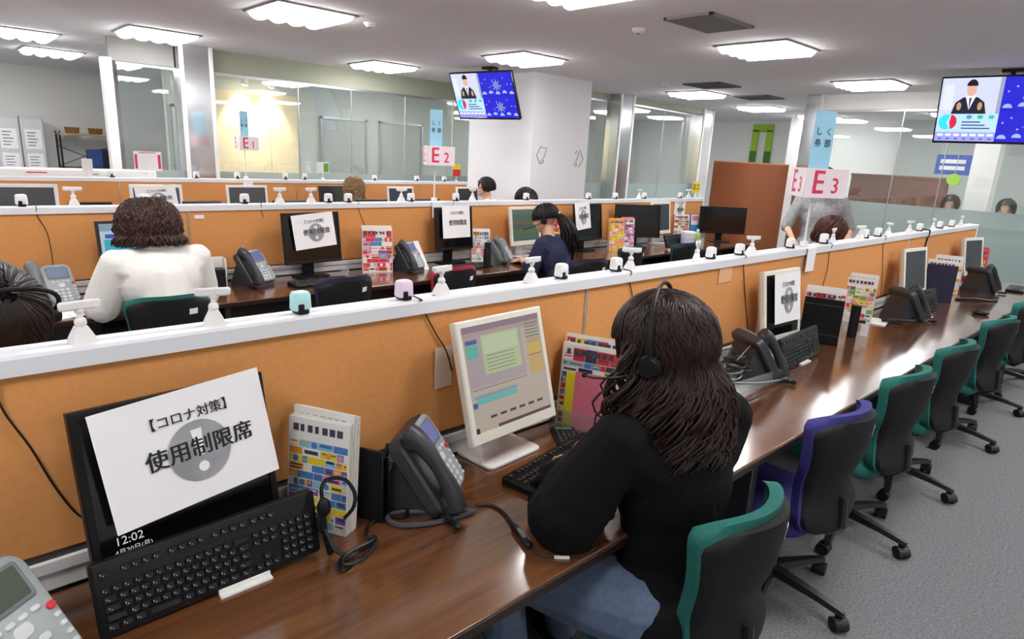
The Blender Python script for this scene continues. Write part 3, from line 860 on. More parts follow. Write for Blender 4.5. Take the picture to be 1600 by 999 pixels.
bundle(.634, 1.345, BR, 5, ('colourful travel catalogue with a pale grey header, front of the bundle beside the nearest phone', 'catalogue behind the front one in the bundle beside the nearest phone'), 'travel catalogues between the black keyboard and the nearest phone', 3, (0, 1, 1, 3, 9, 9, 3, 10, 4, 8, 5), w=.175, h=.285, head=0, tilt=5, dens=2)
# black upright file holder behind that bundle
t = thing('file_holder', 'black upright file holder at the right of the nearest catalogue bundle', 'file holder', (.735, 1.345, DZ), R(-62))
MB(BLACK).box(-.09, .09, .0, .006, 0, .20, .002).box(-.09, .09, .03, .036, 0, .17, .002).box(-.09, .09, 0, .036, 0, .005, .001).box(-.09, -.085, 0, .036, 0, .15, .001).build('tray', t)
# headset hung in front of the catalogues
hp = [(.60, 1.235, .86), (.603, 1.245, .89), (.622, 1.25, .905), (.655, 1.235, .900), (.670, 1.215, .87), (.662, 1.205, .84), (.64, 1.21, .815)]
t = thing('headset', 'black telephone headset hanging against the front catalogue by the propped keyboard', 'headset', (0, 0, 0))
MB(BLACK).tube(smooth_path(hp, 6), .0045, 6).build('headband', t)
MB(BLACK).ell((.603, 1.236, .845), .017, .013, .024).ell((.60, 1.245, .80), .014, .012, .022).tube(smooth_path([(.602, 1.238, .84), (.60, 1.235, .80), (.606, 1.23, .76), (.612, 1.225, .727)], 5), .008, 8).build('ear_cup', t)
cable([(.60, 1.235, .80), (.61, 1.20, .75), (.64, 1.175, .728), (.60, 1.15, .727), (.62, 1.19, .728), (.70, 1.20, .730), (.72, 1.20, .728), (.66, 1.16, .729), (.61, 1.155, .736), (.63, 1.185, .737), (.70, 1.195, .737), (.725, 1.215, .73), (.71, 1.23, .727), (.74, 1.27, .727), (.80, 1.30, .727)], .0045, 'black bundled headset cable lying in front of the nearest catalogues')
PH = make_phone('charcoal desk phone with lilac display left of the lit white monitor', lcd=('8B93D0', .55))
PH.location = (.940, 1.295, DZ); PH.rotation_euler = (0, 0, R(38)); PH.scale = (1.10,)*3; KID[PH.name] = kids(PH)
cable([at_z(px, py, DZ+.008) for px, py in ((738, 797), (690, 800), (640, 800), (612, 803), (606, 812), (625, 821), (668, 819), (712, 809), (742, 799))], .0065, 'grey coiled handset cord looped in front of the charcoal phone with lilac display', m=mat('cord_grey', '4A4A52', .45))
cable([(.80, 1.36, .73), (.80, 1.33, .79), (.83, 1.35, .83), (.86, 1.37, .88)], .008, 'thick black lead behind the charcoal phone with lilac display')
cable([(.765, 1.31, .727), (.80, 1.34, .735), (.85, 1.33, .735), (.87, 1.29, .73), (.83, 1.25, .73), (.80, 1.28, .727)], .006, 'tangled black leads at the left of the charcoal phone with lilac display')
def dk(px, py, dz=.004): return at_z(px, py, DZ+dz)
t = thing('cable', 'black headset lead with an inline controller on the desk beside the woman in black', 'cable', (0, 0, 0))
MB(CABLE).tube(smooth_path([dk(745, 790, .01), dk(765, 790), dk(785, 800), dk(803, 822, .007)], 6), .0045, 6).build('lead', t)
MB(CABLE).tube(smooth_path([dk(828, 855, .006), dk(845, 868, .003), dk(866, 871, .003)], 6), .0022, 6).build('lead', t)
MB(CABLE).tube(smooth_path([dk(890, 872, .003), dk(915, 866, .003), dk(930, 855, .006)], 6), .0022, 6).build('lead', t)
a_, b_ = dk(803, 822, .009), dk(828, 855, .009); d_ = (b_-a_); M = Matrix.Translation((a_+b_)/2) @ Matrix.Rotation(math.atan2(d_.y, d_.x), 4, 'Z'); L_ = d_.length/2
b = MB(BLACK); b.M = M; b.box(-L_, L_, -.009, .009, -.008, .008, .004); b.use(GREY).box(-L_*.5, L_*.4, -.005, .005, .007, .0095, .001); b.build('controller', t)
a_, b_ = dk(866, 871, .003), dk(890, 872, .003); d_ = (b_-a_); b = MB(WHITE); b.M = Matrix.Translation((a_+b_)/2) @ Matrix.Rotation(math.atan2(d_.y, d_.x), 4, 'Z'); b.box(-d_.length/2, d_.length/2, -.004, .004, -.003, .003, .001); b.build('plug', t)
M2 = monitor('lit ivory white monitor showing a beige and green form before the woman in black', (1.272, 1.365, DZ), R(4), 16, .372, .365, IVORY, 'app', zc=.282, bez=.019, base_dx=.02)
t = thing('paper_note', 'blank pale note sticking out behind the left edge of the lit white monitor', 'note', tuple(at_y(694, 574, P1-.009)), 0)
MB(mat('note_pale', 'D9C6B4', .8)).slab(lambda u, v: ((u-.5)*.07, .006*u, (v-.5)*.13), lambda u, v: ((u-.5)*.07, .006*u+.001, (v-.5)*.13), 2, 2).build('sheet', t)
o = dup(KB1, (1.385, 1.195, DZ), R(9), 'black keyboard lying on the desk under the hands of the woman in black', rx=0)
o.rotation_euler = (0, 0, R(9))
t = thing('calculator', 'flat black pad with buttons behind the keyboard of the woman in black', 'calculator', (1.545, 1.335, DZ), R(-35))
MB(BLACK).prism(rrect(.085, .14, .01), 0, .012, .003).build('body', t)
b = MB(DGREY)
for r in range(5):
    for c in range(4): b.prism(rrect(.013, .012, .003, 3, -.026+.0175*c, -.05+.018*r), .011, .0145, .001)
b.build('buttons', t)
MB(mat('lcd_off', '5D7060', .3)).prism(rrect(.06, .02, .002, 3, 0, .052), .0115, .013).build('display', t)
bundle(1.645, 1.345, R(-68), 7, ('colourful catalogue at the front of the stand, partly covered by yellow and pink folders', 'catalogue in the stand right of the lit white monitor'), 'catalogues in the stand right of the lit white monitor', 5, (2, 3, 4, 7, 11, 1, 9), w=.215, h=.30, tilt=5, base=4, dens=2)
for nm, lb, m_, dx, dz in (('folder', 'yellow clear folder leaning on the catalogues right of the lit white monitor', mat('folder_yellow', 'E4DE2B', .35), -.055, .205), ('folder', 'pink clear folder leaning on the catalogues right of the lit white monitor', mat('folder_pink', 'D9768F', .35), .012, .212)):
    a = R(-68); t = thing(nm, lb, 'folder', (1.632+math.cos(a)*dx+.004, 1.338+math.sin(a)*dx, DZ), a, None, -R(5))
    w_ = .05 if dx < 0 else .115
    off = -.008 if dx < 0 else -.012
    MB(m_).box(-w_/2, w_/2, off, off+.002, .004, dz, .0008).build('cover', t)
t = thing('catalogue_stand', 'clear acrylic stand holding the catalogues right of the lit white monitor', 'stand', (1.68, 1.352, DZ), R(-68))
ACR = glass('clear_acrylic', 'E8EEF0', .10)
MB(ACR).box(-.115, .115, -.066, -.063, .0, .07).box(-.115, .115, -.066, .075, 0, .003).box(-.115, .115, .072, .075, 0, .2).build('tray', t, smooth=False)
t = thing('pouch', 'black soft pouch between the catalogues and the face of the woman in black', 'pouch', (1.78, 1.25, DZ), R(-50))
MB(BLACK).loft([[(x*s_, y*s_, z) for x, y in rrect(.16, .07, .03)] for z, s_ in ((0, .9), (.02, 1), (.10, .95), (.15, .75), (.17, .4))]).build('body', t)
MB(GREY).tube([(-.06, -.02, .13), (0, -.035, .145), (.06, -.02, .13)], .003, 6).build('zip', t)

# behind the woman: phone clutter in a clear tray
t = thing('wire_tray', 'clear plastic tray full of leads behind the head of the woman in black', 'tray', (2.62, 1.27, DZ), R(-6))
MB(ACR).box(-.20, .22, -.10, -.097, 0, .06).box(-.20, .22, .10, .103, 0, .12).box(-.20, -.197, -.1, .1, 0, .09).box(-.2, .22, -.1, .1, 0, .003).build('tray', t, smooth=False)
b = MB(GREY); b.tube(smooth_path([(-.20, -.10, .06), (.0, -.112, .03), (.2, -.10, .012), (.225, -.05, .02)], 6), .006, 6).tube([(-.2, .10, .12), (.22, .10, .12)], .004, 6).tube([(-.2, -.1, .16), (.16, .04, .17)], .003, 6); b.build('rim', t)
for i, (x, y, a, lb) in enumerate(((2.55, 1.27, 0, 'tangle of black leads in the clear tray, lower left'), (2.68, 1.30, 1.3, 'tangle of dark leads in the clear tray behind the phone handset'))):
    rn = random.Random(4+i)
    pts = [(x+.07*math.cos(k*1.9+a)+rn.uniform(-.03, .03), y+.05*math.sin(k*1.9+a)+rn.uniform(-.02, .02), DZ+.02+.008*k+rn.uniform(0, .02)) for k in range(14)]
    cable(pts, .005, lb, m=DGREY)
t = thing('cable', 'pale crumpled lead coiled in the clear tray', 'cable', (2.52, 1.26, DZ+.03)); MB(GREY).tube(smooth_path([(.05*math.cos(k*1.4), .04*math.sin(k*1.4), .006*k) for k in range(12)], 5), .005, 6).build('lead', t)
dup(PH, (2.74, 1.265, DZ), R(62), 'charcoal phone standing in the clear tray of leads, beside the second propped keyboard')
M3 = monitor('white monitor with a narrow notice on its black screen and a keyboard propped against it', (3.15, 1.375, DZ), R(-3), 9, .355, .36, IVORY, 'off', SCRDARK, zc=.265, bez=.020)
S3 = dup(S1, (3.165, 1.346, DZ+.31), R(-3), 'white notice with a grey disc on the white monitor beyond the woman in black', 'white seat notices', rx=R(-9)); S3.scale = (.86, 1, 1.18); S3.rotation_euler = (R(-9), 0, R(-3))
S1['group'] = 'white seat notices'
o = dup(KB1, (3.14, 1.25, DZ+.078), R(3), 'black keyboard propped upright against the white monitor with the narrow notice'); o.rotation_euler = (R(74), R(-1), R(2))
dup(st, (3.17, 1.208, DZ), R(2), 'white strip of a stand under the second propped keyboard')
t = thing('document_box', 'black document box with red and white papers behind it, right of the second propped keyboard', 'document box', (3.62, 1.335, DZ), R(-72))
MB(BLACK).box(-.10, .10, -.012, -.004, 0, .255, .003).box(-.10, .10, .06, .066, 0, .2, .003).box(-.10, .10, -.012, .066, 0, .008, .002).box(-.10, -.095, -.012, .066, 0, .16, .002).build('case', t)
MB(DGREY).box(-.10, .10, -.0145, -.012, .215, .223, .001).box(-.10, .10, -.0145, -.012, .05, .056, .001).build('ridge', t)
bundle(3.63, 1.34, R(-72), 5, ('white edged catalogue inside the black document box', 'catalogue inside the black document box'), 'catalogues in the black document box', 8, (2, 4, 5, 0), w=.205, h=.29, tilt=1)
t = thing('pen_case', 'slim black upright case right of the document box', 'case', (3.93, 1.27, DZ), R(-60))
MB(BLACK).prism(rrect(.05, .03, .008), 0, .165, .004).build('body', t); MB(BLACK).prism(rrect(.052, .032, .008), .14, .19, .004).build('lid', t); MB(BLACK).box(.02, .06, -.008, .008, .09, .105, .003).build('clip', t)
t = thing('white_card', 'small white card standing beside the slim black case', 'card', (4.02, 1.235, DZ), R(-60)); MB(PAPER).slab(lambda u, v: ((u-.5)*.04, .0, v*.07), lambda u, v: ((u-.5)*.04, .001+.002*u, v*.07), 2, 2).build('sheet', t)
bundle(4.35, 1.40, R(-72), 4, ('white and yellow catalogue leaning on the orange partition beyond the document box', 'catalogue behind the white and yellow one'), 'white and yellow catalogues beyond the document box', 11, (4, 4, 1, 5, 6, 0, 2), w=.18, h=.285, tilt=6, head=4)

# the fanned phone clutter and the far half of the front desk
dup(PH, (4.78, 1.24, DZ), R(58), 'dark desk phone on a heap of leads before the far white monitor')
for i in range(2):
    rn = random.Random(40+i)
    cable([(4.52+.045*k+rn.uniform(-.03, .03), 1.22+.10*math.sin(k*2.1+i)+rn.uniform(-.02, .02), DZ+.012+.01*(k % 3)) for k in range(10)], .007, ('heap of dark leads left of the phone before the far white monitor', 'second lead looped round the phone before the far white monitor')[i])
t = thing('paper_pad', 'pale sheets under the heap of leads beside the far white monitor', 'paper', (4.5, 1.33, DZ), R(10)); MB(PAPER).box(-.1, .1, -.07, .07, 0, .006, .001).build('sheets', t)
t = thing('paper_pad', 'crumpled white slip at the foot of the phone before the far white monitor', 'paper', (4.96, 1.12, DZ), R(30)); MB(PAPER).slab(lambda u, v: (u*.07, v*.05, .012+.015*math.sin(4*u)), lambda u, v: (u*.07, v*.05, .010+.015*math.sin(4*u)), 6, 3).build('sheet', t)
monitor('white monitor with a dark grey screen, second from the far end of the front desk', (5.22, 1.36, DZ), R(-6), 9, .375, .34, IVORY, 'off', SCRGREY, zc=.262, bez=.022)
o = dup(KB1, (5.18, 1.25, DZ+.078), R(0), 'dark keyboard propped against the second white monitor from the far end'); o.rotation_euler = (R(72), 0, R(-6)); o.scale = (.8, 1, 1)
t = thing('document_box', 'dark violet document box right of the far white monitor', 'document box', (5.72, 1.30, DZ), R(-70))
MB(mat('violet_box', '23203F', .5)).box(-.10, .10, -.012, -.004, 0, .285, .003).box(-.10, .10, .06, .066, 0, .2, .003).box(-.10, .10, -.012, .066, 0, .008, .002).box(-.10, -.095, -.012, .066, 0, .18, .002).build('case', t)
bundle(5.74, 1.305, R(-70), 4, ('pale pink edged catalogue in the dark violet document box', 'catalogue in the dark violet document box'), 'catalogues in the violet document box', 14, (0, 5, 4, 8), w=.2, h=.31, tilt=1)
bundle(6.25, 1.38, R(-74), 3, ('pale catalogue with a dark red header, leaning on the partition near the far end', 'catalogue behind the one with a dark red header'), 'catalogues near the far end of the front desk', 17, (0, 6, 8, 4), w=.2, h=.29, tilt=5, head=2)
t = thing('computer_mouse', 'black mouse lying on the front desk near its far end', 'mouse', (5.47, .955, DZ), R(30)); MB(BLACK).ell((0, 0, .014), .034, .055, .018).build('body', t); MB(DGREY).box(-.003, .003, .02, .035, .028, .033, .001).build('scroll_wheel', t)
cable([(5.95, 1.22, .727), (6.05, 1.12, .735), (6.12, 1.05, .728), (6.2, 1.0, .727)], .010, 'black lead in front of the violet document box')
monitor('white monitor seen almost edge on at the far end of the front desk', (6.86, 1.36, DZ), R(-10), 9, .36, .33, IVORY, 'off', SCRGREY, zc=.262, bez=.024)
dup(PH, (6.62, 1.20, DZ), R(60), 'dark desk phone at the far end of the front desk')
bundle(7.12, 1.40, R(-70), 5, ('red and yellow catalogue at the far end of the front desk', 'catalogue behind the red and yellow one at the far end'), 'red catalogues at the far end of the front desk', 23, (2, 2, 1, 6, 11, 4), w=.24, h=.30, tilt=4, base=2)
t = thing('keyboard_pad', 'black gadget with a white rest lying at the far right end of the front desk', 'keyboard', (7.05, 1.02, DZ), R(5)); MB(BLACK).prism(rrect(.35, .13, .02), 0, .02, .004).build('body', t); MB(WHITE).prism(rrect(.33, .04, .01, 3, 0, -.10), 0, .01, .002).build('wrist_rest', t)

# ------------------------------------------------------------------ office chairs
CG = 'office chairs pushed in along the front desk'
chair('green', 'teal office chair with the woman in black seated on it', (1.425, .80), R(1), CG, 20)
chair('purple', 'violet office chair next to the seated woman in black', (2.34, .90), R(-4), CG, 55)
for i, (x, y, r, lb) in enumerate(((3.10, .90, -3, 'teal office chair just behind the violet chair'), (3.85, .90, -2, 'second empty teal office chair beyond the violet chair'), (4.83, .90, -5, 'third empty teal office chair beyond the violet chair'), (5.75, .92, -2, 'fourth empty teal office chair beyond the violet chair, cut by the right edge'), (6.6, .92, -4, 'farthest teal office chair at the end of the front desk'))):
    chair('green', lb, (x-.04, y), R(r), CG, 52)
CG2 = 'office chairs along the middle desk row'
chair('green', 'teal and black office chair the woman in the white shirt sits on', (.94, 3.80), R(-4), CG2, 20)
chair('navy', 'navy office chair right of the woman in the white shirt', (1.95, 3.83), R(6), CG2, 30)
chair('red', 'black office chair with a red rim in the middle row', (2.82, 3.80), R(4), CG2, 40)
chair('navy', 'navy office chair of the woman with the ponytail', (4.12, 3.60), R(-8), CG2, 30)
chair('dark', 'dark green office chair right of the woman with the ponytail', (5.13, 3.95), R(5), CG2, 10)
chair('dark', 'dark green office chair before the last monitor of the middle row', (5.95, 3.85), R(-5), CG2, 10)

# ------------------------------------------------------------------ people
HAIRM = {}
def hair_mat(name, c1, c2):
    m = mat(name, c1, .42, noise=(45, .5), mix2=c2, spec=.28)
    return m
def melt(b, name, parent, m, voxel, smooth=6):
    """one continuous surface out of overlapping limbs"""
    o = b.use(m).build('melt', smooth=False)
    r = o.modifiers.new('r', 'REMESH'); r.mode = 'VOXEL'; r.voxel_size = voxel
    s = o.modifiers.new('s', 'SMOOTH'); s.iterations = smooth; s.factor = .5
    me = bpy.data.meshes.new_from_object(o.evaluated_get(bpy.context.evaluated_depsgraph_get()))
    old = o.data; bpy.data.objects.remove(o); bpy.data.meshes.remove(old)
    me.name = name; me.materials.clear(); me.materials.append(m)
    me.polygons.foreach_set('use_smooth', [True]*len(me.polygons)); me.polygons.foreach_set('material_index', [0]*len(me.polygons))
    q = bpy.data.objects.new(name, me); COL.objects.link(q); q.parent = parent
    return q
def look(fwd, up=(0, 0, 1)):
    """rotation whose +y looks along fwd"""
    y = Vector(fwd).normalized(); x = y.cross(Vector(up)).normalized(); z = x.cross(y)
    return Matrix((x, y, z)).transposed()
def add_head(b, c, Rm, s=1.0):
    c = Vector(c)
    def P(x, y, z): return c + Rm @ Vector((x, y, z))*s
    M = Rm.to_4x4()
    b.ell(P(0, -.012, .025), .074*s, .092*s, .088*s, M, 18, 12)       # skull
    b.ell(P(0, .028, -.025), .060*s, .062*s, .085*s, M)               # face
    b.ell(P(0, .048, -.085), .032*s, .034*s, .028*s, M)               # chin
    b.cap(P(0, .086, .008), .008*s, P(0, .104, -.026), .0125*s)       # nose
    b.ell(P(.012, .090, -.030), .008*s, None, None, M).ell(P(-.012, .090, -.030), .008*s, None, None, M)
    b.cap(P(-.017, .086, -.056), .006*s, P(.017, .086, -.056), .006*s)  # mouth
    b.cap(P(-.016, .083, -.064), .0065*s, P(.016, .083, -.064), .0065*s)
    b.cap(P(-.04, .074, .022), .009*s, P(-.012, .086, .024), .008*s).cap(P(.04, .074, .022), .009*s, P(.012, .086, .024), .008*s)
    for q in (-1, 1): b.ell(P(q*.076, -.008, -.012), .011*s, .020*s, .032*s, M)
def face_bits(root, c, Rm, s=1.0):
    c = Vector(c)
    def P(x, y, z): return c + Rm @ Vector((x, y, z))*s
    for q in (-1, 1):
        e = MB(mat('eye_white', 'EDEBE6', .25)).ell(P(q*.030, .072, .004), .0125*s, .0125*s, .0095*s, Rm.to_4x4())
        e.use(mat('iris', '2A1A12', .2)).ell(P(q*.030, .0815, .004), .0055*s, .0045*s, .0055*s, Rm.to_4x4()); e.build('eye', root)
    MB(mat('eyebrow', '2B1D16', .6)).tube([P(-.046, .073, .030), P(-.03, .084, .034), P(-.014, .087, .030)], .0035*s, 6).tube([P(.046, .073, .030), P(.03, .084, .034), P(.014, .087, .030)], .0035*s, 6).build('eyebrows', root)
    MB(mat('lips', 'B4645C', .4)).ell(P(0, .0885, -.060), .021*s, .008*s, .009*s, Rm.to_4x4()).build('lips', root)
def add_hand(b, w, d, up, side, curl=.5, s=1.0):
    """palm and five fingers: w wrist, d pointing direction, up = back of the hand, side=+1: thumb on the +x hand side"""
    w = Vector(w); d = Vector(d).normalized(); up = Vector(up); up = (up-d*up.dot(d)).normalized(); x = d.cross(up)*1.0
    def P(a, l, h): return w + (x*a + d*l + up*h)*s
    for a in (-.026, -.009, .009, .026): b.cap(P(a*.6, .0, 0), .016*s, P(a, .075, 0), .0125*s, 8)
    for a, L in ((-.030, .058), (-.010, .072), (.011, .076), (.031, .066)):
        a0 = a*side*-1
        p0 = P(a0, .078, .002); p1 = P(a0*1.12, .078+L*.42, .006-.012*curl); p2 = P(a0*1.15, .078+L*.70, -.008-.03*curl); p3 = P(a0*1.12, .078+L*.88, -.022-.05*curl)
        b.cap(p0, .0098*s, p1, .009*s, 8).cap(p1, .009*s, p2, .0082*s, 8).cap(p2, .0082*s, p3, .0072*s, 8)
    t = -side
    b.cap(P(t*-.022, .022, -.006), .013*s, P(t*-.046, .058, -.014), .0115*s, 8).cap(P(t*-.046, .058, -.014), .0110*s, P(t*-.050, .090, -.024), .009*s, 8)
def hair_shape(name, root, c, Rm, m, s=1.0, length=.0, vol=.02, nlock=140, wave=.012, seed=1, face=58, taper=.5, tie=None, lockr=.010, spread=.0, curl=.0, rag=.0, bangs=0):
    """cap over the skull and many curved locks following it down"""
    rnd = random.Random(seed); c = Vector(c); b = MB(m)
    rx, ry, rz = (.078+vol)*s, (.098+vol)*s, (.094+vol)*s
    def S(th, ph, k=1.0):          # th from the crown, ph from the back
        return Vector((rx*k*math.sin(th)*math.sin(ph), -ry*k*math.sin(th)*math.cos(ph)-.012*s, rz*k*math.cos(th)+.022*s))
    rings = []
    nv, nu = 14, 28
    def lim(ph):
        a = abs(((ph+PI) % (2*PI))-PI)    # 0 at the back
        if tie: return R(100)-R(42)*min(1, max(0, (a-R(70))/R(50)))
        return R(118) if a < R(180-face-12) else R(118)-(R(118)-R(52))*min(1, (a-R(180-face-12))/R(26))
    outer = [[S(.02+lim(2*PI*i/nu)*j/nv, 2*PI*i/nu, 1+.02*math.sin(9*2*PI*i/nu+j)) for i in range(nu)] for j in range(nv+1)]
    inner = [[S(.02+lim(2*PI*i/nu)*j/nv, 2*PI*i/nu, .80) for i in range(nu)] for j in range(nv, -1, -1)]
    b.loft([[tuple(c + Rm @ p) for p in r] for r in outer+inner])
    down = Vector((0, 0, -1))
    for k in range(nlock):
        ph = rnd.uniform(-1, 1)*(PI-R(face)*.95)
        if tie: ph = rnd.uniform(-1, 1)*PI*.95
        l0 = lim(ph); th0 = R(rnd.uniform(4, 45)); pts = []; rr = []
        a_end = min(l0, R(112)) if not tie else R(95)
        n1 = 9; lk = lockr*s*rnd.uniform(.6, 1.15); kk = 1.0+rnd.uniform(0, .06)
        for i in range(n1+1):
            th = th0+(a_end-th0)*i/n1; p = c + Rm @ S(th, ph+.10*math.sin(2.2*i/n1+k), kk)
            p = p + (Rm @ Vector((math.cos(ph), math.sin(ph), 0)))*(curl*math.sin(i*1.25+k*1.7)) + (Rm @ Vector((math.sin(ph), -math.cos(ph), .4)))*(rag*abs(math.sin(i*1.1+k)))
            pts.append(p); rr.append(lk*(.55+.45*min(1, i/3)))
        L = max(0, length*rnd.uniform(.80, 1.05))
        if L > .01:
            n2 = max(4, int(L/.022)); out = Rm @ Vector((math.sin(ph), -math.cos(ph), 0)); w0 = rnd.uniform(0, 6.3); fq = rnd.uniform(26, 38)
            p0 = pts[-1]
            for i in range(1, n2+1):
                t = i/n2; d = L*t
                sway = wave*s*min(1, 2.5*t)
                q = p0 + down*d + out*(spread*t*(1-.4*t)) + Vector((math.sin(w0+fq*d), math.cos(w0*1.3+fq*d), 0))*sway
                pts.append(q); rr.append(lk*(1-taper*t**2))
        else:
            pts.append(pts[-1]+down*.012); rr.append(lockr*s*.4)
        rr[-1] = .002
        b.tube(pts, rr, 6, .6)
    for k in range(bangs):
        ph = PI+rnd.uniform(-1, 1)*R(face); pts = []; rr = []
        for i in range(9):
            th = R(10)+(R(84 if abs(ph-PI) < .6 else 104)-R(10))*i/8
            pts.append(c + Rm @ S(th, ph+.08*math.sin(i+k), 1.03+.03*math.sin(k))); rr.append(lockr*s*(1-.7*(i/8)**3)*.9)
        b.tube(pts, rr, 6, .6)
    if tie:                        # ponytail from the tie point
        t0 = c + Rm @ Vector(tie[0])*s; w1 = Vector(tie[1])
        for k in range(60):
            a = rnd.uniform(0, 6.28); r0 = rnd.uniform(0, .030)*s; L = tie[2]*rnd.uniform(.8, 1.05); pts = []; rr = []; w0 = rnd.uniform(0, 6.3)
            for i in range(13):
                t = i/12
                base = t0 + w1*(.40*s*math.sin(min(1, t*2.0)*PI/2)) + down*(L*t**1.25)
                wd = r0*(1+1.6*math.sin(PI*min(1, t*1.1)))
                pts.append(base + Vector((math.cos(a)*wd+.006*math.sin(w0+8*t), math.sin(a)*wd, 0))); rr.append(.0075*s*(1-.7*t**3)+.001)
            b.tube(pts, rr, 6, .7)
    return b.build(name, root, angle=80)
def person(label, J, top, bottom, skin=SKIN, voxel=.009, sleeve='long', hands=True, s=1.0, group=None, face=True, puff=0.0, shoes=BLACK, torso_r=1.0, thigh=.0, hem=.0):
    """J: joints in the room: hip, chest, neck, head, hd (look dir), shL shR elL elR wrL wrR hpL hpR knL knR anL anR, hdL hdR (hand dirs)"""
    V = {k: Vector(v) for k, v in J.items()}
    t = thing('person', label, 'person', (0, 0, 0), 0, group)
    Rm = look(V['hd'], V.get('hup', (0, 0, 1)))
    b = MB()
    add_head(b, V['head'], Rm, s)
    b.cap(V['neck']+Vector((0, 0, -.03)), .056*s, V['head']+Rm@Vector((0, -.015, -.06))*s, .052*s)
    mid = (V['hip']+V['chest'])/2; fw = (V['shR']-V['shL']).cross(Vector((0, 0, 1))); fw = Vector((-fw.x, -fw.y, 0)).normalized(); sd = (V['shR']-V['shL']).normalized()
    B3 = Matrix((sd, Vector((0,0,1)).cross(sd).normalized(), sd.cross(Vector((0,0,1)).cross(sd)).normalized())).transposed().to_4x4()
    def torso(q, g):
        q.ell(V['hip'], (.165*torso_r+g)*s, (.125+g)*s, (.13+g)*s, B3, 18, 12)
        q.ell(mid, (.135*torso_r+g)*s, (.105+g)*s, (.17+g)*s, B3, 18, 12)
        q.ell(V['chest'], (.160*torso_r+g)*s, (.115+g)*s, (.17+g)*s, B3, 18, 12)
        for a in 'LR':
            q.cap(V['neck']+(V['sh'+a]-V['neck'])*.15+Vector((0, 0, -.035)), (.050+g)*s, V['sh'+a], (.052+g)*s)
            q.cap(V['chest']+(V['sh'+a]-V['chest'])*.4, (.09+g)*s, V['sh'+a]+Vector((0, 0, -.02)), (.055+g)*s)
            q.cap(V['hip'], (.12*torso_r+g)*s, V['chest'], (.12*torso_r+g)*s)
    torso(b, 0)
    for a in 'LR':
        b.cap(V['sh'+a], .047*s, V['el'+a], .038*s).cap(V['el'+a], .037*s, V['wr'+a], .026*s)
        b.cap(V['hp'+a], .080*s, V['kn'+a], .058*s, 12).cap(V['kn'+a], .055*s, V['an'+a], .037*s, 12)
        ft = V['kn'+a]-V['an'+a]; ft = Vector((fw.x, fw.y, 0))
        b.cap(V['an'+a]+Vector((0, 0, -.03)), .036*s, V['an'+a]+ft*.15+Vector((0, 0, -.05)), .028*s)
        if hands: add_hand(b, V['wr'+a], V.get('hd'+a, V['wr'+a]-V['el'+a]), V.get('hu'+a, (0, 0, 1)), 1 if a == 'R' else -1, .6, s)
    melt(b, 'body', t, skin, voxel, 5)
    # garments: slightly larger shells over the body
    g = MB(); torso(g, .014)
    if hem: g.ell(V['hip']+Vector((0, -.02, -.055)), (.165+hem)*s, (.135+hem)*s, .12*s, B3, 18, 12)
    cuff = {'long': .94, 'elbow': .0, 'three': .55}[sleeve]
    for a in 'LR':
        w = V['el'+a] + (V['wr'+a]-V['el'+a])*cuff
        g.cap(V['sh'+a], (.064+puff*.25)*s, V['el'+a], (.056+puff)*s, 12)
        if cuff > 0: g.cap(V['el'+a], (.054+puff)*s, w, (.036+puff*.35)*s, 12)
        if puff:
            ax = (V['wr'+a]-V['el'+a]).normalized(); u = ax.orthogonal().normalized(); v = ax.cross(u)
            for k in range(14):
                an = 2*PI*k/14; o = u*math.cos(an)+v*math.sin(an)
                g.cap(V['sh'+a].lerp(V['el'+a], .35)+o*.055, .010, V['el'+a].lerp(w, .3)+o*(.062+puff), .013, 6).cap(V['el'+a].lerp(w, .3)+o*(.054+puff), .012, w+o*.034, .007, 6)
    melt(g, 'top', t, top, voxel, 3)
    p = MB()
    p.ell(V['hip']+Vector((0, 0, -.03)), .178*torso_r*s, .137*s, .11*s, B3, 18, 12)
    for a in 'LR':
        p.cap(V['hp'+a], (.098+thigh)*s, V['kn'+a], (.076+thigh*.6)*s, 12).cap(V['kn'+a], .073*s, V['an'+a]+Vector((0, 0, .03)), .058*s, 12)
    melt(p, 'trousers', t, bottom, voxel, 3)
    for a in 'LR':
        sh = MB(); ft = Vector((fw.x, fw.y, 0))
        sh.cap(V['an'+a]+Vector((0, 0, -.035)), .044*s, V['an'+a]+ft*.16+Vector((0, 0, -.048)), .035*s)
        sh.use(shoes).build('shoe', t)
    if face: face_bits(t, V['head'], Rm, s)
    return t, Rm, V
def seated(hip, yaw, lean=.05, s=1.0, head_turn=0, head_tilt=0, desk=DZ, reach=.40, hands_z=None, spread=.15):
    """joints of someone sitting; yaw turns +y towards +x"""
    c, sn = math.cos(yaw), math.sin(yaw); hx, hy, hz = hip
    def W(x, y, z): return (hx+c*x*s+sn*y*s, hy-sn*x*s+c*y*s, hz+z*s)
    def D(x, y, z): return (c*x+sn*y, -sn*x+c*y, z)
    hzv = (desk+.045-hz)/s
    J = dict(hip=(hx, hy, hz), chest=W(0, .01+lean, .33), neck=W(0, .03+lean*1.6, .515), head=W(0, .065+lean*1.9, .66),
             shL=W(-.175, .02+lean*1.4, .455), shR=W(.175, .02+lean*1.4, .455), elL=W(-.235, .12+lean, .21), elR=W(.235, .12+lean, .21),
             wrL=W(-spread*.8, reach, hzv), wrR=W(spread*.8, reach, hzv), hpL=W(-.09, .03, -.02), hpR=W(.09, .03, -.02), knL=W(-.11, .43, .0), knR=W(.11, .43, .0),
             anL=W(-.11, .40, -.45), anR=W(.11, .40, -.45), hdL=D(.15, 1, -.15), hdR=D(-.15, 1, -.15),
             hd=D(math.sin(head_turn), math.cos(head_turn), head_tilt))
    for a in ('anL', 'anR'): J[a] = (J[a][0], J[a][1], .085)
    return J

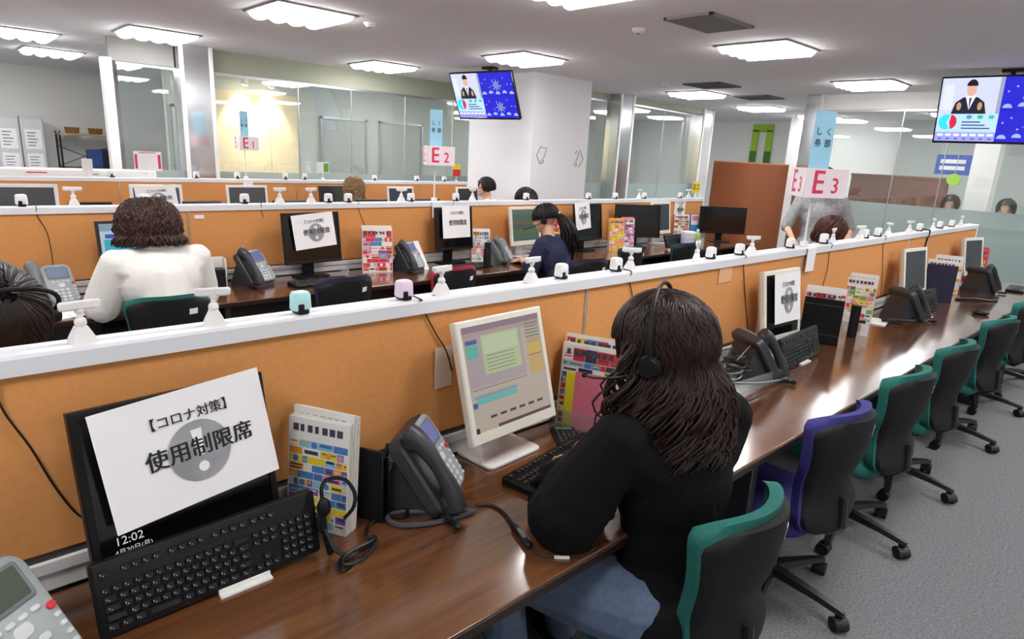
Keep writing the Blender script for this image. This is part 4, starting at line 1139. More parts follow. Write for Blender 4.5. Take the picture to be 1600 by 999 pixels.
BLKTOP = mat('black_knit', '0A0A0C', .85, spec=.2, noise=(120, .3), bump=(250, .3))
JEANS = mat('jeans', '62738F', .85, noise=(60, .2), bump=(500, .2))
DARKPANT = mat('dark_trousers', '22242B', .85)
HBROWN = hair_mat('dark_brown_hair', '1B100D', '33201A')
HBLACK = hair_mat('black_hair', '120D0D', '241A18')
HRED = hair_mat('reddish_brown_hair', '3A1D18', '5A3024')
HBLOND = hair_mat('light_brown_hair', '5B3F2C', '9A7A55')
def headset(label, c, Rm, s=1.0, mic=True, m=BLACK, k=1.0, side=-1):
    c = Vector(c)
    def P(x, y, z): return c + Rm @ Vector((x, y, z))*s
    t = thing('headset', label, 'headset', c)
    inv = Matrix.Translation(-c)
    b = MB(m); b.M = inv
    b.tube([P(.108*k*math.cos(R(a)), -.012, .012+.128*k*math.sin(R(a))) for a in range(-5, 186, 10)], .0055*s, 8)
    b.build('headband', t)
    for q in (-1, 1):
        e = MB(m); e.M = inv; e.cyl(P(q*.098*k, -.008, -.012), P(q*.116*k, -.008, -.012), .026*s, .022*s); e.ell(P(q*.098*k, -.008, -.012), .010*s, .028*s, .028*s, Rm.to_4x4()); e.build('ear_cup', t)
    if mic:
        e = MB(m); e.M = inv; e.tube(smooth_path([P(side*.112*k, 0, -.02), P(side*.122*k, .06, -.035), P(side*.115, .13, -.050), P(side*.085, .165, -.055)], 5), .0032*s, 6).ell(P(side*.078, .170, -.056), .010*s, .007*s, .007*s); e.build('microphone_boom', t)
    return t

# the woman in black on the teal chair
J = dict(hip=(1.375, .80, .555), chest=(1.39, .81, .83), neck=(1.385, .845, 1.055), head=(1.372, .89, 1.185), shL=(1.19, .86, .985), shR=(1.575, .79, .985),
         elL=(1.095, .925, .795), elR=(1.69, .90, .79), wrL=(1.335, 1.085, .775), wrR=(1.52, 1.12, .775), hpL=(1.245, .82, .525), hpR=(1.46, .84, .535),
         knL=(1.10, 1.18, .535), knR=(1.36, 1.24, .535), anL=(1.10, 1.08, .085), anR=(1.44, 1.20, .085), hdL=(.35, 1, -.1), hdR=(-.15, 1, -.1), hd=(-.36, 1, -.14))
t, Rm, V = person('woman in a black puff-sleeved top and jeans with long wavy brown hair', J, BLKTOP, JEANS, voxel=.0065, puff=.046, thigh=.018, hem=.045)
hair_shape('hair', t, V['head'], Rm, HBROWN, 1.05, .25, .026, 900, .026, 3, 66, .45, None, .0062, .075, curl=.012, bangs=140)
headset('black headset with microphone boom worn by the woman in black', V['head'], Rm, 1.05, True, BLACK, 1.20, -1)

# woman in the white shirt, middle row
J = seated((.95, 3.74, .56), R(-8), .04, 1.0, R(4), -.12)
for a_, b_ in (('L', -1), ('R', 1)): J['sh'+a_] = (J['sh'+a_][0]+.035*b_, J['sh'+a_][1], J['sh'+a_][2]-.012); J['el'+a_] = (J['el'+a_][0]+.03*b_, J['el'+a_][1], J['el'+a_][2])
J['head'] = (J['head'][0], J['head'][1]+.03, J['head'][2]-.075); J['neck'] = (J['neck'][0], J['neck'][1], J['neck'][2]-.02)
t, Rm, V = person('woman in a loose white shirt with fluffy dark bobbed hair, seen from behind', J, mat('white_shirt', 'EEECE6', .85, bump=(60, .25)), DARKPANT, voxel=.010, puff=.034, s=1.04, torso_r=1.18)
n_ = V['neck']+Vector((0, -.004, -.012)); MB(MATS['white_shirt']).tube([n_+Vector((.072*math.cos(R(a)), .066*math.sin(R(a)), .016-.02*math.sin(R(a)))) for a in range(100, 441, 20)], .017, 8, 1.5).build('collar', t)
MB(MATS['white_shirt']).tube(smooth_path([V['chest']+Vector((x*.34, -.128+.9*x*x*.5, .035+.03*x)) for x in (-.5, -.25, 0, .25, .5)], 5), .005, 6).build('yoke_seam', t)
hair_shape('hair', t, V['head'], Rm, hair_mat('bob_hair', '241310', '43281F'), 1.10, .05, .036, 800, .020, 9, 50, .5, None, .0082, .012, curl=.018, rag=.030)
# woman with the ponytail, navy top
J = seated((4.06, 3.66, .50), R(-12), .10, .95, R(-22), -.22)
t, Rm, V = person('woman in a navy top with a long dark ponytail at the middle desk', J, mat('navy_top', '232746', .85), DARKPANT, voxel=.008, s=.98, sleeve='three', puff=.012)
hair_shape('hair', t, V['head'], Rm, HBLACK, 1.02, 0, .012, 170, .004, 12, 40, .5, ((.0, -.115, .03), (.10, -.30, 0), .50), .008)
headset('thin dark headset worn by the woman with the ponytail', V['head'], Rm, 1.02, True, BLACK, .98, -1)
MB(mat('hair_tie', 'C9C2C8', .5)).ell(V['head']+Rm@Vector((0, -.125, .03)), .026, .018, .022, Rm.to_4x4()).build('hair_tie', t)
# dark haired person bent forward behind the front partition at left
J = seated((.20, 2.42, .50), PI+R(12), .20, 1.04, R(-25), -1.5)
t, Rm, V = person('dark haired person with a headset bending down behind the front partition at the left edge', J, mat('dark_top', '2A2A30', .85), DARKPANT, voxel=.010)
hair_shape('hair', t, V['head'], Rm, HBLACK, 1.06, .03, .022, 320, .004, 15, 48, .5, None, .010, bangs=160)
headset('black headset worn by the bent dark haired person at the left edge', V['head'], Rm, 1.06, False, BLACK, 1.22)
# rear row
J = seated((3.79, 6.62, .50), R(0), .06, 1.0, R(10), -.15)
t, Rm, V = person('person in dark clothes with long light brown hair at the rear row', J, mat('dark_top', '2A2A30', .85), DARKPANT, voxel=.012)
hair_shape('hair', t, V['head'], Rm, HBLOND, 1.12, .22, .022, 150, .006, 21, 50, .4, None, .012, .01)
J = seated((5.79, 6.55, .53), R(-25), .06, 1.0, R(-40), -.2)
t, Rm, V = person('man in a white shirt with short black hair at the rear row before the pillar', J, mat('white_shirt', 'EEECE6', .85, bump=(60, .25)), DARKPANT, voxel=.012)
hair_shape('hair', t, V['head'], Rm, HBLACK, 1.10, .0, .020, 140, .004, 22, 62, .5, None, .010)
headset('dark headset worn by the man in the white shirt', V['head'], Rm, 1.08, True, BLACK, 1.0, -1)
J = seated((4.93, 5.32, .50), PI+R(5), .10, 1.0, 0, -.5)
t, Rm, V = person('dark haired person bowed behind the middle partition in front of the pillar', J, mat('dark_top', '2A2A30', .85), DARKPANT, voxel=.012)
hair_shape('hair', t, V['head'], Rm, HBLACK, 1.08, .02, .022, 140, .004, 25, 50, .5, None, .010)
# behind the front partition at right: seated and standing
J = seated((5.74, 2.42, .45), PI-R(35), .10, 1.0, R(10), -.45)
t, Rm, V = person('person with reddish brown bobbed hair sitting behind the front partition below the E3 sign', J, mat('blue_top', '6F84B0', .85), DARKPANT, voxel=.011)
hair_shape('hair', t, V['head'], Rm, HRED, 1.12, .10, .024, 180, .010, 27, 50, .5, None, .011, .01)
J = dict(hip=(6.62, 2.80, .93), chest=(6.61, 2.80, 1.22), neck=(6.58, 2.79, 1.42), head=(6.56, 2.78, 1.54), shL=(6.72, 2.64, 1.36), shR=(6.50, 2.95, 1.36),
         elL=(6.80, 2.56, 1.12), elR=(6.42, 3.02, 1.10), wrL=(6.68, 2.52, .98), wrR=(6.32, 2.90, 1.0), hpL=(6.66, 2.72, .90), hpR=(6.58, 2.88, .90),
         knL=(6.67, 2.72, .48), knR=(6.57, 2.90, .48), anL=(6.68, 2.72, .085), anR=(6.58, 2.92, .085), hd=(-.85, -.5, -.2))
for k_ in J:
    if k_ != 'hd': J[k_] = (J[k_][0]-.05, J[k_][1]-.18, J[k_][2])
t, Rm, V = person('standing person in a grey shirt and dark trousers half hidden by the E3 sign', J, mat('grey_shirt', 'A6A8AB', .85, noise=(40, .3)), DARKPANT, voxel=.012, sleeve='elbow')
hair_shape('hair', t, V['head'], Rm, HBLACK, 1.05, .0, .018, 120, .003, 29, 58, .5, None, .010)

# ------------------------------------------------------------------ middle desk row
def dxy(px, py): p = at_z(px, py, DZ); return p.x, p.y
PG = make_phone('pale grey desk phone at the left end of the middle row', body=mat('phone_mid', '6F7779', .4), lcd=('9FB4CC', .5)); PG.location = (.50, 4.20, DZ); PG.rotation_euler = (0, 0, R(12)); PG.scale = (1.12,)*3; KID[PG.name] = kids(PG)
t = thing('paper_pad', 'white papers on the middle desk in front of the pale phone', 'paper', (.55, 3.98, DZ), R(20)); MB(PAPER).box(-.13, .13, -.09, .09, 0, .004, .001).box(-.05, .15, -.11, .05, .004, .008, .001).build('sheets', t)
t = thing('notebook', 'dark blue notebook on the middle desk beside the pale phone', 'notebook', (.74, 4.08, DZ), R(-15)); MB(mat('navy_cover', '272B55', .5)).box(-.08, .08, -.10, .10, 0, .012, .002).build('cover', t)
monitor('dark framed monitor with a blue and teal screen before the woman in white', (.98, 4.30, DZ), R(2), 9, .46, .34, DGREY, 'blue', None, zc=.275)
t = thing('desk_organiser', 'small dark desk organiser with a pale rim right of the woman in the white shirt', 'organiser', (1.36, 4.30, DZ), R(-10))
MB(BLACK).box(-.08, .08, -.05, .05, 0, .12, .004).build('box', t); MB(WHITE).box(-.09, .09, .05, .058, 0, .19, .003).box(.082, .09, -.05, .05, 0, .19, .003).build('rim', t)
o = dup(PH, (1.63, 4.26, DZ), R(28), 'charcoal desk phone just right of the woman in the white shirt'); o.scale = (1.15,)*3
monitor('black monitor with a disc notice right of the woman in white, middle row', (2.07, 4.32, DZ), R(3), 7, .44, .36, BLACK, 'off', SCRDARK, zc=.285)
o = dup(S1, (2.075, 4.288, DZ+.34), R(3), 'white notice with a grey disc on the black monitor right of the woman in white', rx=R(-7)); o.scale = (1.08, 1, 1.15)
o = dup(KB1, (2.02, 4.08, DZ), R(4), 'black keyboard lying on the middle desk below the notice with a grey disc', rx=0); o.rotation_euler = (0, 0, R(4))
t = thing('cup', 'small clear cup on the middle desk right of the flat keyboard', 'cup', (2.25, 4.18, DZ)); MB(ACR).lathe([(.025, 0), (.033, .07), (.031, .07), (.024, .003), (.001, .003)], 18).build('bowl', t)
bundle(2.58, 4.27, R(-22), 5, ('mottled grey and red catalogue standing between the two notices of the middle row', 'catalogue behind the mottled grey one'), 'catalogues between the two notices of the middle row', 31, (0, 5, 11, 4, 3, 0, 2), w=.235, h=.33, tilt=6, base=0)
o = dup(PH, (2.84, 4.22, DZ), R(22), 'charcoal phone with a white paper on it in the middle row'); o.scale = (1.12,)*3
t = thing('paper_pad', 'white paper strip leaning on the charcoal phone of the middle row', 'paper', (2.99, 4.19, DZ), R(20), None, -R(28)); MB(PAPER).slab(lambda u, v: ((u-.5)*.07, .006*u, .25*v), lambda u, v: ((u-.5)*.07, .004+.006*u, .25*v), 2, 2).build('sheets', t)
monitor('black monitor with a plain worded notice at the middle row', (3.36, 4.34, DZ), R(2), 6, .40, .36, BLACK, 'off', SCRDARK, zc=.30)
S2 = make_sheet('white notice without a disc on the black monitor of the middle row', .30, .27, circle=False, big='使用制限席'); S2.location = (3.365, 4.308, DZ+.36); S2.rotation_euler = (R(-6), 0, R(2))
o = dup(KB1, (3.33, 4.10, DZ), R(3), 'black keyboard on the middle desk below the notice without a disc', rx=0); o.rotation_euler = (0, 0, R(3))
bundle(3.66, 4.32, R(-25), 4, ('pale catalogue right of the notice without a disc', 'catalogue behind the pale one right of the notice without a disc'), 'catalogues right of the notice without a disc', 35, (0, 5, 8, 9, 4), w=.17, h=.27, tilt=6)
t = thing('bottle', 'slim black bottle standing on the middle desk left of the grey phone', 'bottle', (3.50, 4.05, DZ)); MB(BLACK).lathe([(.001, 0), (.03, 0), (.032, .01), (.032, .15), (.026, .165), (.026, .175)], 18).build('body', t); MB(BLACK).lathe([(.027, .172), (.028, .2), (.024, .212), (.001, .213)], 16).build('cap', t)
o = dup(PG, (3.80, 4.20, DZ), R(20), 'grey desk phone left of the lit green monitor in the middle row'); o.scale = (1.05,)*3
monitor('white monitor with a lit green screen left of the woman with the ponytail', (4.20, 4.34, DZ), R(2), 8, .40, .36, IVORY, 'green', None, zc=.29, bez=.026)
o = dup(KB1, (4.10, 4.08, DZ), R(-5), 'black keyboard under the hands of the woman with the ponytail', rx=0); o.rotation_euler = (0, 0, R(-5))
bundle(4.62, 4.33, R(-40), 3, ('red and yellow catalogue leaning right of the lit green monitor', 'catalogue behind the red and yellow one in the middle row'), 'catalogues left of the woman with the ponytail', 37, (1, 2, 2, 8, 4), w=.18, h=.31, tilt=9, base=2)
monitor('black monitor with a disc notice right of the woman with the ponytail', (5.10, 4.34, DZ), R(4), 7, .46, .37, BLACK, 'off', SCRDARK, zc=.30)
o = dup(S1, (4.98, 4.305, DZ+.37), R(4), 'white notice with a disc just right of the ponytail', rx=R(-7)); o.scale = (.82, 1, 1.3)
bundle(5.44, 4.20, R(-20), 4, ('yellow patterned catalogue right of the ponytail, before a black monitor', 'catalogue behind the yellow patterned one'), 'yellow and pink catalogues right of the ponytail', 39, (1, 8, 0, 8, 5), w=.19, h=.33, tilt=5, base=8)
bundle(5.66, 4.22, R(-15), 3, ('white and pink catalogue beside the yellow patterned one', 'catalogue behind the white and pink one'), 'yellow and pink catalogues right of the ponytail', 41, (5, 4, 0, 10), w=.17, h=.33, tilt=5, base=5)
monitor('black monitor behind the yellow and pink catalogues', (5.86, 4.27, DZ), R(-24), 7, .56, .36, BLACK, 'off', SCRDARK, zc=.29)
monitor('white monitor with a grey screen and a keyboard propped before it in the middle row', (6.42, 4.36, DZ), R(3), 7, .40, .37, IVORY, 'off', SCRGREY, zc=.30, bez=.024)
o = dup(KB1, (6.30, 4.05, DZ+.08), R(0), 'dark keyboard propped before the white monitor at the right of the middle row'); o.rotation_euler = (R(70), 0, R(2))
dup(st, (6.1, 3.95, DZ), R(0), 'white strip of a stand on the middle desk before the propped keyboard')
bundle(6.86, 4.33, R(-30), 3, ('pale catalogue under the notice pinned at the right of the middle row', 'catalogue behind the pale one under the pinned notice'), 'catalogues under the pinned notice', 43, (0, 6, 5, 11, 4), w=.2, h=.33, tilt=6)
o = dup(S1, (6.98, P2-.004, 1.105), 0, 'small notice with a disc pinned to the middle partition near its right end', rx=0); o.scale = (.80, 1, 1.15); o.rotation_euler = (0, 0, 0)
t = thing('book', 'blue booklet standing left of the last black monitor of the middle row', 'booklet', (7.16, 4.32, DZ), R(-15), None, -R(6)); MB(mat('booklet_blue', '3C8FC0', .4)).box(-.075, .075, 0, .02, 0, .33, .002).build('cover', t); b = MB(PAPER); b.quad(-.07, .07, .2, .325, -.0006); b.use(COV[5]).quad(-.05, .05, .25, .31, -.001); b.build('print', t, smooth=False)
monitor('last black monitor of the middle row, in front of the curved terracotta screen', (7.42, 4.12, DZ), R(-38), 4, .60, .33, BLACK, 'off', SCRDARK, zc=.27)
t = thing('tub', 'white plastic tub with a lilac band seen over the front partition', 'tub', (6.40, 3.95, DZ)); MB(WHITE).lathe([(.001, 0), (.07, 0), (.075, .01), (.08, .17), (.001, .17)], 24).build('body', t); MB(mat('lilac', 'C4BCE4', .4)).lathe([(.0763, .05), (.0795, .13)], 24).build('band', t); MB(WHITE).lathe([(.086, .165), (.086, .19), (.08, .195), (.001, .196)], 24).build('lid', t)
t = thing('bottle', 'green bottle with a white cap beside the white tub', 'bottle', (6.56, 3.93, DZ)); MB(mat('green_bottle', '9CCB5A', .3)).lathe([(.001, 0), (.034, 0), (.036, .01), (.036, .14), (.03, .165), (.014, .18), (.014, .19)], 18).build('body', t); MB(WHITE).lathe([(.016, .185), (.016, .215), (.001, .216)], 14).build('cap', t)

# ------------------------------------------------------------------ rear row on its desk
def rear(px, y=7.15): return at_y(px, 300, y).x
monitor('white framed monitor with a dark screen at the left end of the rear row', (rear(38), 7.18, DZ), R(-3), 7, .50, .36, WHITE, 'off', SCRGREY, zc=.285, bez=.03)
monitor('white framed monitor behind the fluffy hair of the woman in white, notice on it', (rear(246), 7.18, DZ), R(2), 7, .48, .36, WHITE, 'off', SCRGREY, zc=.285, bez=.03)
o = dup(S1, (rear(244), 7.14, DZ+.34), 0, 'notice on the rear monitor above the fluffy hair of the woman in white', rx=R(-7)); o.scale = (1.25, 1, 1.15)
monitor('white framed monitor with a dark screen below the E1 sign', (rear(388), 7.18, DZ), R(0), 7, .44, .36, WHITE, 'off', SCRGREY, zc=.285, bez=.024)
monitor('dark framed monitor with a dull green screen left of the light brown hair', (rear(525), 7.18, DZ), R(0), 7, .40, .36, DGREY, 'dull', None, zc=.285)
monitor('white framed rear monitor with a dark screen right of the light brown hair', (rear(628), 7.18, DZ), R(0), 7, .40, .35, WHITE, 'off', SCRGREY, zc=.285, bez=.024)
monitor('white framed monitor with a dull screen left of the man in the white shirt', (rear(733), 7.18, DZ), R(0), 7, .40, .35, WHITE, 'dull', None, zc=.285, bez=.024)
for px, w_, lb in ((140, .24, 'left of the leftmost sign clips'), (315, .26, 'left of the monitor under the E1 sign'), (455, .30, 'right of the monitor under the E1 sign'), (580, .30, 'right of the light brown hair'), (662, .34, 'at the foot of the E2 sign post')):
    monitor('black monitor back peeping over the middle rail, %s' % lb, (at_y(px, 312, 4.90).x, 4.90, DZ), PI, 5, w_, .30, BLACK, 'off', SCRDARK, zc=.352)

# ------------------------------------------------------------------ seat-block signs on white poles
PALEPINK = mat('sign_pale', 'F3E6EA', .5)
SKY = mat('sign_sky_blue', '9ED6F0', .5)
def block_sign(num, x, y, zlow, label, ang, bw=.30, bh=.155, bz=1.51, sheet=True, pz=None, blue=(('く', '部'), ('し', '券')), bl_w=.145, bl_h=.30, two=True, px=None):
    """pole from the rail, three-sided board reading E + number, blue flag above; ang = heading of the main face"""
    t = thing('seat_sign', label, 'sign', (x, y, zlow))
    p = MB(WHITE).cyl((0, 0, 0), (0, 0, bz-zlow+bh+bl_h*.9), .006, seg=10).box(-.022, .022, -.016, .016, 0, .03, .003)
    p.build('pole', t)
    r = bw/(2*math.sqrt(3))
    for k in range(3):
        a = ang+2*PI*k/3
        M = Matrix.Rotation(a, 4, 'Z') @ Matrix.Translation((0, -r, bz-zlow+bh/2))
        b = MB(PALEPINK); b.M = M; b.box(-bw/2, bw/2, 0, .003, -bh/2, bh/2, .001)
        bo = b.build('board', t)
        q = MB(PINKRED); q.M = M
        q.text('E', bh*1.12, Matrix.Translation((-bw*.20, -.0012, -.002)) @ UPR, bold=.003)
        q.text(num, bh*.74, Matrix.Translation((bw*.20, -.0012, -.016)) @ UPR, bold=.002)
        q.build('lettering', bo, smooth=False)
    M = Matrix.Rotation(ang, 4, 'Z') @ Matrix.Translation((0, -.012, bz-zlow+bh+bl_h/2))
    b = MB(SKY); b.M = M; b.box(-bl_w/2, bl_w/2, 0, .003, -bl_h/2, bl_h/2, .001); fo = b.build('flag', t)
    q = MB(INK); q.M = M
    for c, col in enumerate(blue):
        for i, ch in enumerate(col): q.text(ch, bl_w*.32, Matrix.Translation((bl_w*(.24-.48*c), -.0012, bl_h*(.13-.2*i))) @ UPR, bold=.0006)
    q.build('flag_lettering', fo, smooth=False)
    if sheet:
        b = MB(PAPER).box(-.055, .055, -.052, -.050, -.135, -.005, .0006).box(-.055, .055, -.052, .02, -.006, -.003, .0006); b.build('paper_flap', t)
    return t
block_sign('3', 3.66, P1+.03, RAILZ, 'white pole sign reading E3 with a pale blue flag on the front partition', R(-68)+R(46), bw=.30, bh=.155)
block_sign('2', 3.27, P2+.03, RAILZ, 'white pole sign reading E2 with a pale blue flag on the middle partition', R(0), bw=.29, bh=.155, bz=1.535, bl_w=.125, bl_h=.29)
block_sign('1', 2.82, P3+.03, RAILZ, 'white pole sign reading E1 with a pale blue flag on the rear partition', R(22), bw=.27, bh=.15, bz=1.55, bl_w=.115, bl_h=.27)
def small_sign(px, py, Y, w, h, label, m, m2=None, txt=None, rz=0.0, two=None):
    p = at_y(px, py, Y)
    t = thing('small_sign', label, 'sign', (p.x, Y, RAILZ), rz)
    z = p.z-RAILZ
    MB(WHITE).cyl((0, 0, 0), (0, 0, max(z-h/2+.01, .02)), .006, seg=8).box(-.02, .02, -.014, .014, 0, .02, .003).build('pole', t)
    b = MB(m).box(-w/2, w/2, -.008, -.004, z-h/2, z+h/2, .001); bo = b.build('board', t)
    if m2:
        q = MB(m2)
        for a, c, d, e in (two or ()): q.quad(a*w, c*w, z+d*h, z+e*h, -.0085)
        q.build('print', bo, smooth=False)
    if txt:
        q = MB(INK).text(txt, h*.6, Matrix.Translation((0, -.009, z)) @ UPR, bold=.002); q.build('print', bo, smooth=False)
small_sign(231, 252, P3+.03, .26, .19, 'white notice with red side stripes on the rear partition left of the mirrored column', PAPER, PINKRED, rz=R(4), two=((-.47, -.38, -.4, .35), (.36, .46, -.4, .35), (-.3, .3, .42, .46)))
small_sign(504, 262, P3+.03, .17, .13, 'small white and green notice on the rear partition', PAPER, mat('leaf_green', '6FAE3E', .6), two=((.05, .46, -.4, .4),))
small_sign(713, 266, P3+.03, .14, .17, 'small yellow and red notice on the rear partition beside the white pillar', YELLOW, RED, two=((-.5, .5, -.5, .05),))
small_sign(1087, 293, P2+.03, .17, .135, 'yellow sign with black characters on the middle partition before the curved screen', YELLOW, txt='正工')
small_sign(136, 258, P3+.03, .09, .12, 'plain white block standing on the white counter at the left of the rear row', WHITE)
t = thing('counter', 'low white counter top along the left part of the rear partition', 'counter', (.2, P3+.10, 0))
MB(WHITE).box(-2.4, 1.72, 0, .30, .0, 1.30, .008).build('body', t); b = MB(RED); b.quad(.62, .78, 1.262, 1.274, -.001); b.use(DGREY).quad(1.15, 1.2, 1.255, 1.262, -.001); b.build('print', t, smooth=False)
t = thing('white_label', 'small white label on the middle partition right of the fluffy hair', 'label', (at_y(311, 339, P2).x, P2-.004, at_y(311, 339, P2).z)); MB(PAPER).box(-.03, .03, -.001, 0, -.012, .012).build('sticker', t)
t = thing('tape_patch', 'clear tape patch on the front partition above the leads', 'tape', (at_y(1133, 425, P1).x, P1-.003, at_y(1133, 425, P1).z)); MB(mat('tape', 'E8B88A', .25)).box(-.06, .06, -.001, 0, -.05, .03).build('film', t)

# ------------------------------------------------------------------ televisions hung from the ceiling
def television(label, c, yaw, tilt, W=.99, H=.58):
    t = thing('television', label, 'television', c, yaw)
    M = Matrix.Rotation(R(tilt), 4, 'X')
    b = MB(BLACK); b.M = M; b.box(-W/2, W/2, 0, .04, -H/2, H/2, .006); b.box(-W*.3, W*.3, .04, .075, -H*.3, H*.3, .01); b.use(BLACKG)
    for x0, x1, z0, z1 in ((-W/2, W/2, H/2-.012, H/2), (-W/2, W/2, -H/2, -H/2+.02), (-W/2, -W/2+.012, -H/2, H/2), (W/2-.012, W/2, -H/2, H/2)): b.box(x0, x1, -.006, 0, z0, z1, .002)
    b.build('housing', t)
    w, h = W-.024, H-.032; zc = .004
    s = MB(emis('tv_blue', '1F1FB8', 1.5)); s.M = M @ Matrix.Translation((0, -.001, zc))
    def q(m, x0, x1, z0, z1, k): s.use(m).quad(-w/2+x0*w, -w/2+x1*w, -h/2+z0*h, -h/2+z1*h, -.0004*k)
    q(emis('tv_blue', '1F1FB8', 1.5), 0, 1, 0, 1, 0)
    q(emis('tv_studio', 'B9BFD6', 1.5), 0, .47, .44, 1, 1); q(emis('tv_panel', 'A9C8EC', 1.5), 0, .47, .14, .44, 1); q(emis('tv_strip', '8E92D8', 1.5), 0, .47, 0, .15, 1)
    q(emis('tv_stripe', 'C7CDE0', 1.5), .02, .10, .5, .9, 2); q(emis('tv_grey', '8A93A8', 1.5), .44, .47, .44, 1, 2)
    q(emis('tv_divide', '1414A0', 1.5), .47, 1, .485, .50, 3)
    # presenter in a dark suit
    sx = lambda x: -w/2+x*w
    sz = lambda z: -h/2+z*h
    s.use(emis('tv_suit', '1E1D2C', 1.5)).add([(sx(x), -.0014, sz(z)) for x, z in ((.10, .44), (.37, .44), (.345, .62), (.29, .70), (.18, .70), (.125, .62))], [(0, 1, 2, 3, 4, 5)])
    s.use(emis('tv_shirt', 'D5D9EA', 1.5)).add([(sx(x), -.0016, sz(z)) for x, z in ((.235, .50), (.275, .72), (.195, .72))], [(0, 1, 2)])
    s.use(emis('tv_tie', '2A3566', 1.5)).add([(sx(x), -.0018, sz(z)) for x, z in ((.235, .50), (.245, .69), (.225, .69))], [(0, 1, 2)])
    s.use(emis('tv_face', 'C99C88', 1.5)).disc(sx(.235), sz(.82), .036*W, -.0019, rz=.10*H)
    s.use(emis('tv_hair', '17121A', 1.5)).disc(sx(.235), sz(.875), .042*W, -.0021, 0, 180, rz=.095*H)
    s.use(emis('tv_hand', 'B08A62', 1.5)).disc(sx(.155), sz(.56), .018*W, -.0021, rz=.06*H); s.disc(sx(.315), sz(.56), .018*W, -.0021, rz=.06*H)
    # pie chart and lines of figures
    s.use(emis('tv_cyan', '2FC6E6', 1.5)).disc(sx(.075), sz(.31), .072*W*.8, -.0016, 60, 300, rz=.115*H)
    s.use(emis('tv_red', 'C22440', 1.5)).disc(sx(.10), sz(.31), .072*W*.8, -.0018, -75, 80, rz=.115*H)
    for k, c_ in enumerate(('5FA6D8', '46C9A0', '3FD0C4')): s.use(emis('tv_dot%d' % k, c_, 1.0)).disc(sx(.25+.085*k), sz(.39), .022*W, -.0017, rz=.03*H)
    for k in range(3): q(emis('tv_ink', '3E4470', 1.5), .20, .34+.04*k, .30-.05*k, .32-.05*k, 4)
    for k in range(7): q(emis('tv_ink2', 'E8ECF8', 1.5), .02+.065*k, .065+.065*k, .085, .12, 4); q(emis('tv_ink', '3E4470', 1.5), .03+.065*k, .055+.065*k, .03, .05, 4)
    # blue side panels with small suns and clouds
    for zz in (.72, .24):
        cx = sx(.735); cz = sz(zz)
        st_ = emis('tv_star', 'A9B8F4', 1.5)
        for k in range(8):
            a = 2*PI*k/8
            s.use(st_).add([(cx+.02*W*math.cos(a+.35), -.0016, cz+.02*W*math.sin(a+.35)), (cx+.085*W*math.cos(a), -.0016, cz+.085*W*math.sin(a)), (cx+.02*W*math.cos(a-.35), -.0016, cz+.02*W*math.sin(a-.35))], [(0, 1, 2)])
        s.use(emis('tv_core', '5F7F9E', 1.5)).disc(cx, cz, .035*W, -.0019)
        s.use(emis('tv_cloud', '8FA4F0', 1.5))
        for k in range(5): s.disc(sx(.52+.11*k), sz(zz-.19+.02*(k % 2)), .035*W, -.0015, 0, 180)
        for k in range(9): s.disc(sx(.51+.058*k), sz(zz+.10*math.sin(k*2.3)+.06), .008*W, -.0016, seg=10)
    s.build('screen', t, smooth=False)
    g = MB(BLACK)
    top = CEIL-c[2]
    g.cyl((0, .09, .05), (0, .09, top-.02), .022).box(-.09, .09, .03, .15, top-.03, top, .005).box(-.06, .06, .05, .11, -.06, .10, .005)
    g.build('ceiling_mount', t)
    return t
television('television hanging from the ceiling in front of the white pillar, showing a news picture', (5.354, 6.375, 2.334), R(-80.6), 23.6, .985, .58)
television('nearer television hanging from the ceiling at the right edge, cut by the picture edge', (7.80, 1.56, 2.30), R(-84), 14, 1.09, .635)

# ------------------------------------------------------------------ marks on the pillar
t = thing('wall_sticker', 'outlined left pointing arrow mark on the right face of the white pillar', 'sticker', (0, 0, 0))
def hexmark(cx, cz, flip, root, ch):
    b = MB(mat('mark_grey', '6F7076', .6)); y = PIL[2]-.002
    P = [(-.05, .12), (-.13, 0), (-.05, -.12)] if not flip else [(.05, .12), (.13, 0), (.05, -.12)]
    b.tube([(cx+x, y, cz+z) for x, z in P], .005, 6)
    b.tube([(cx-.03, y, cz+.10), (cx+.05, y, cz+.10), (cx+.03, y, cz+.02), (cx, y, cz-.04)] if not flip else [(cx-.04, y, cz+.06), (cx-.02, y, cz+.10), (cx+.03, y, cz+.08), (cx+.02, y, cz+.02), (cx-.02, y, cz-.04)], .0045, 6)
    b.tube([(cx-.02+.025*math.cos(R(a)), y, cz-.08+.025*math.sin(R(a))) for a in range(0, 361, 30)], .004, 6)
    b.build('outline', root)
h1 = at_y(849, 243, PIL[2]); h2 = at_y(901, 248, PIL[2])
hexmark(h1.x, h1.z, False, t, '')
t = thing('wall_sticker', 'outlined right pointing arrow mark on the right face of the white pillar', 'sticker', (0, 0, 0)); hexmark(h2.x, h2.z, True, t, '')

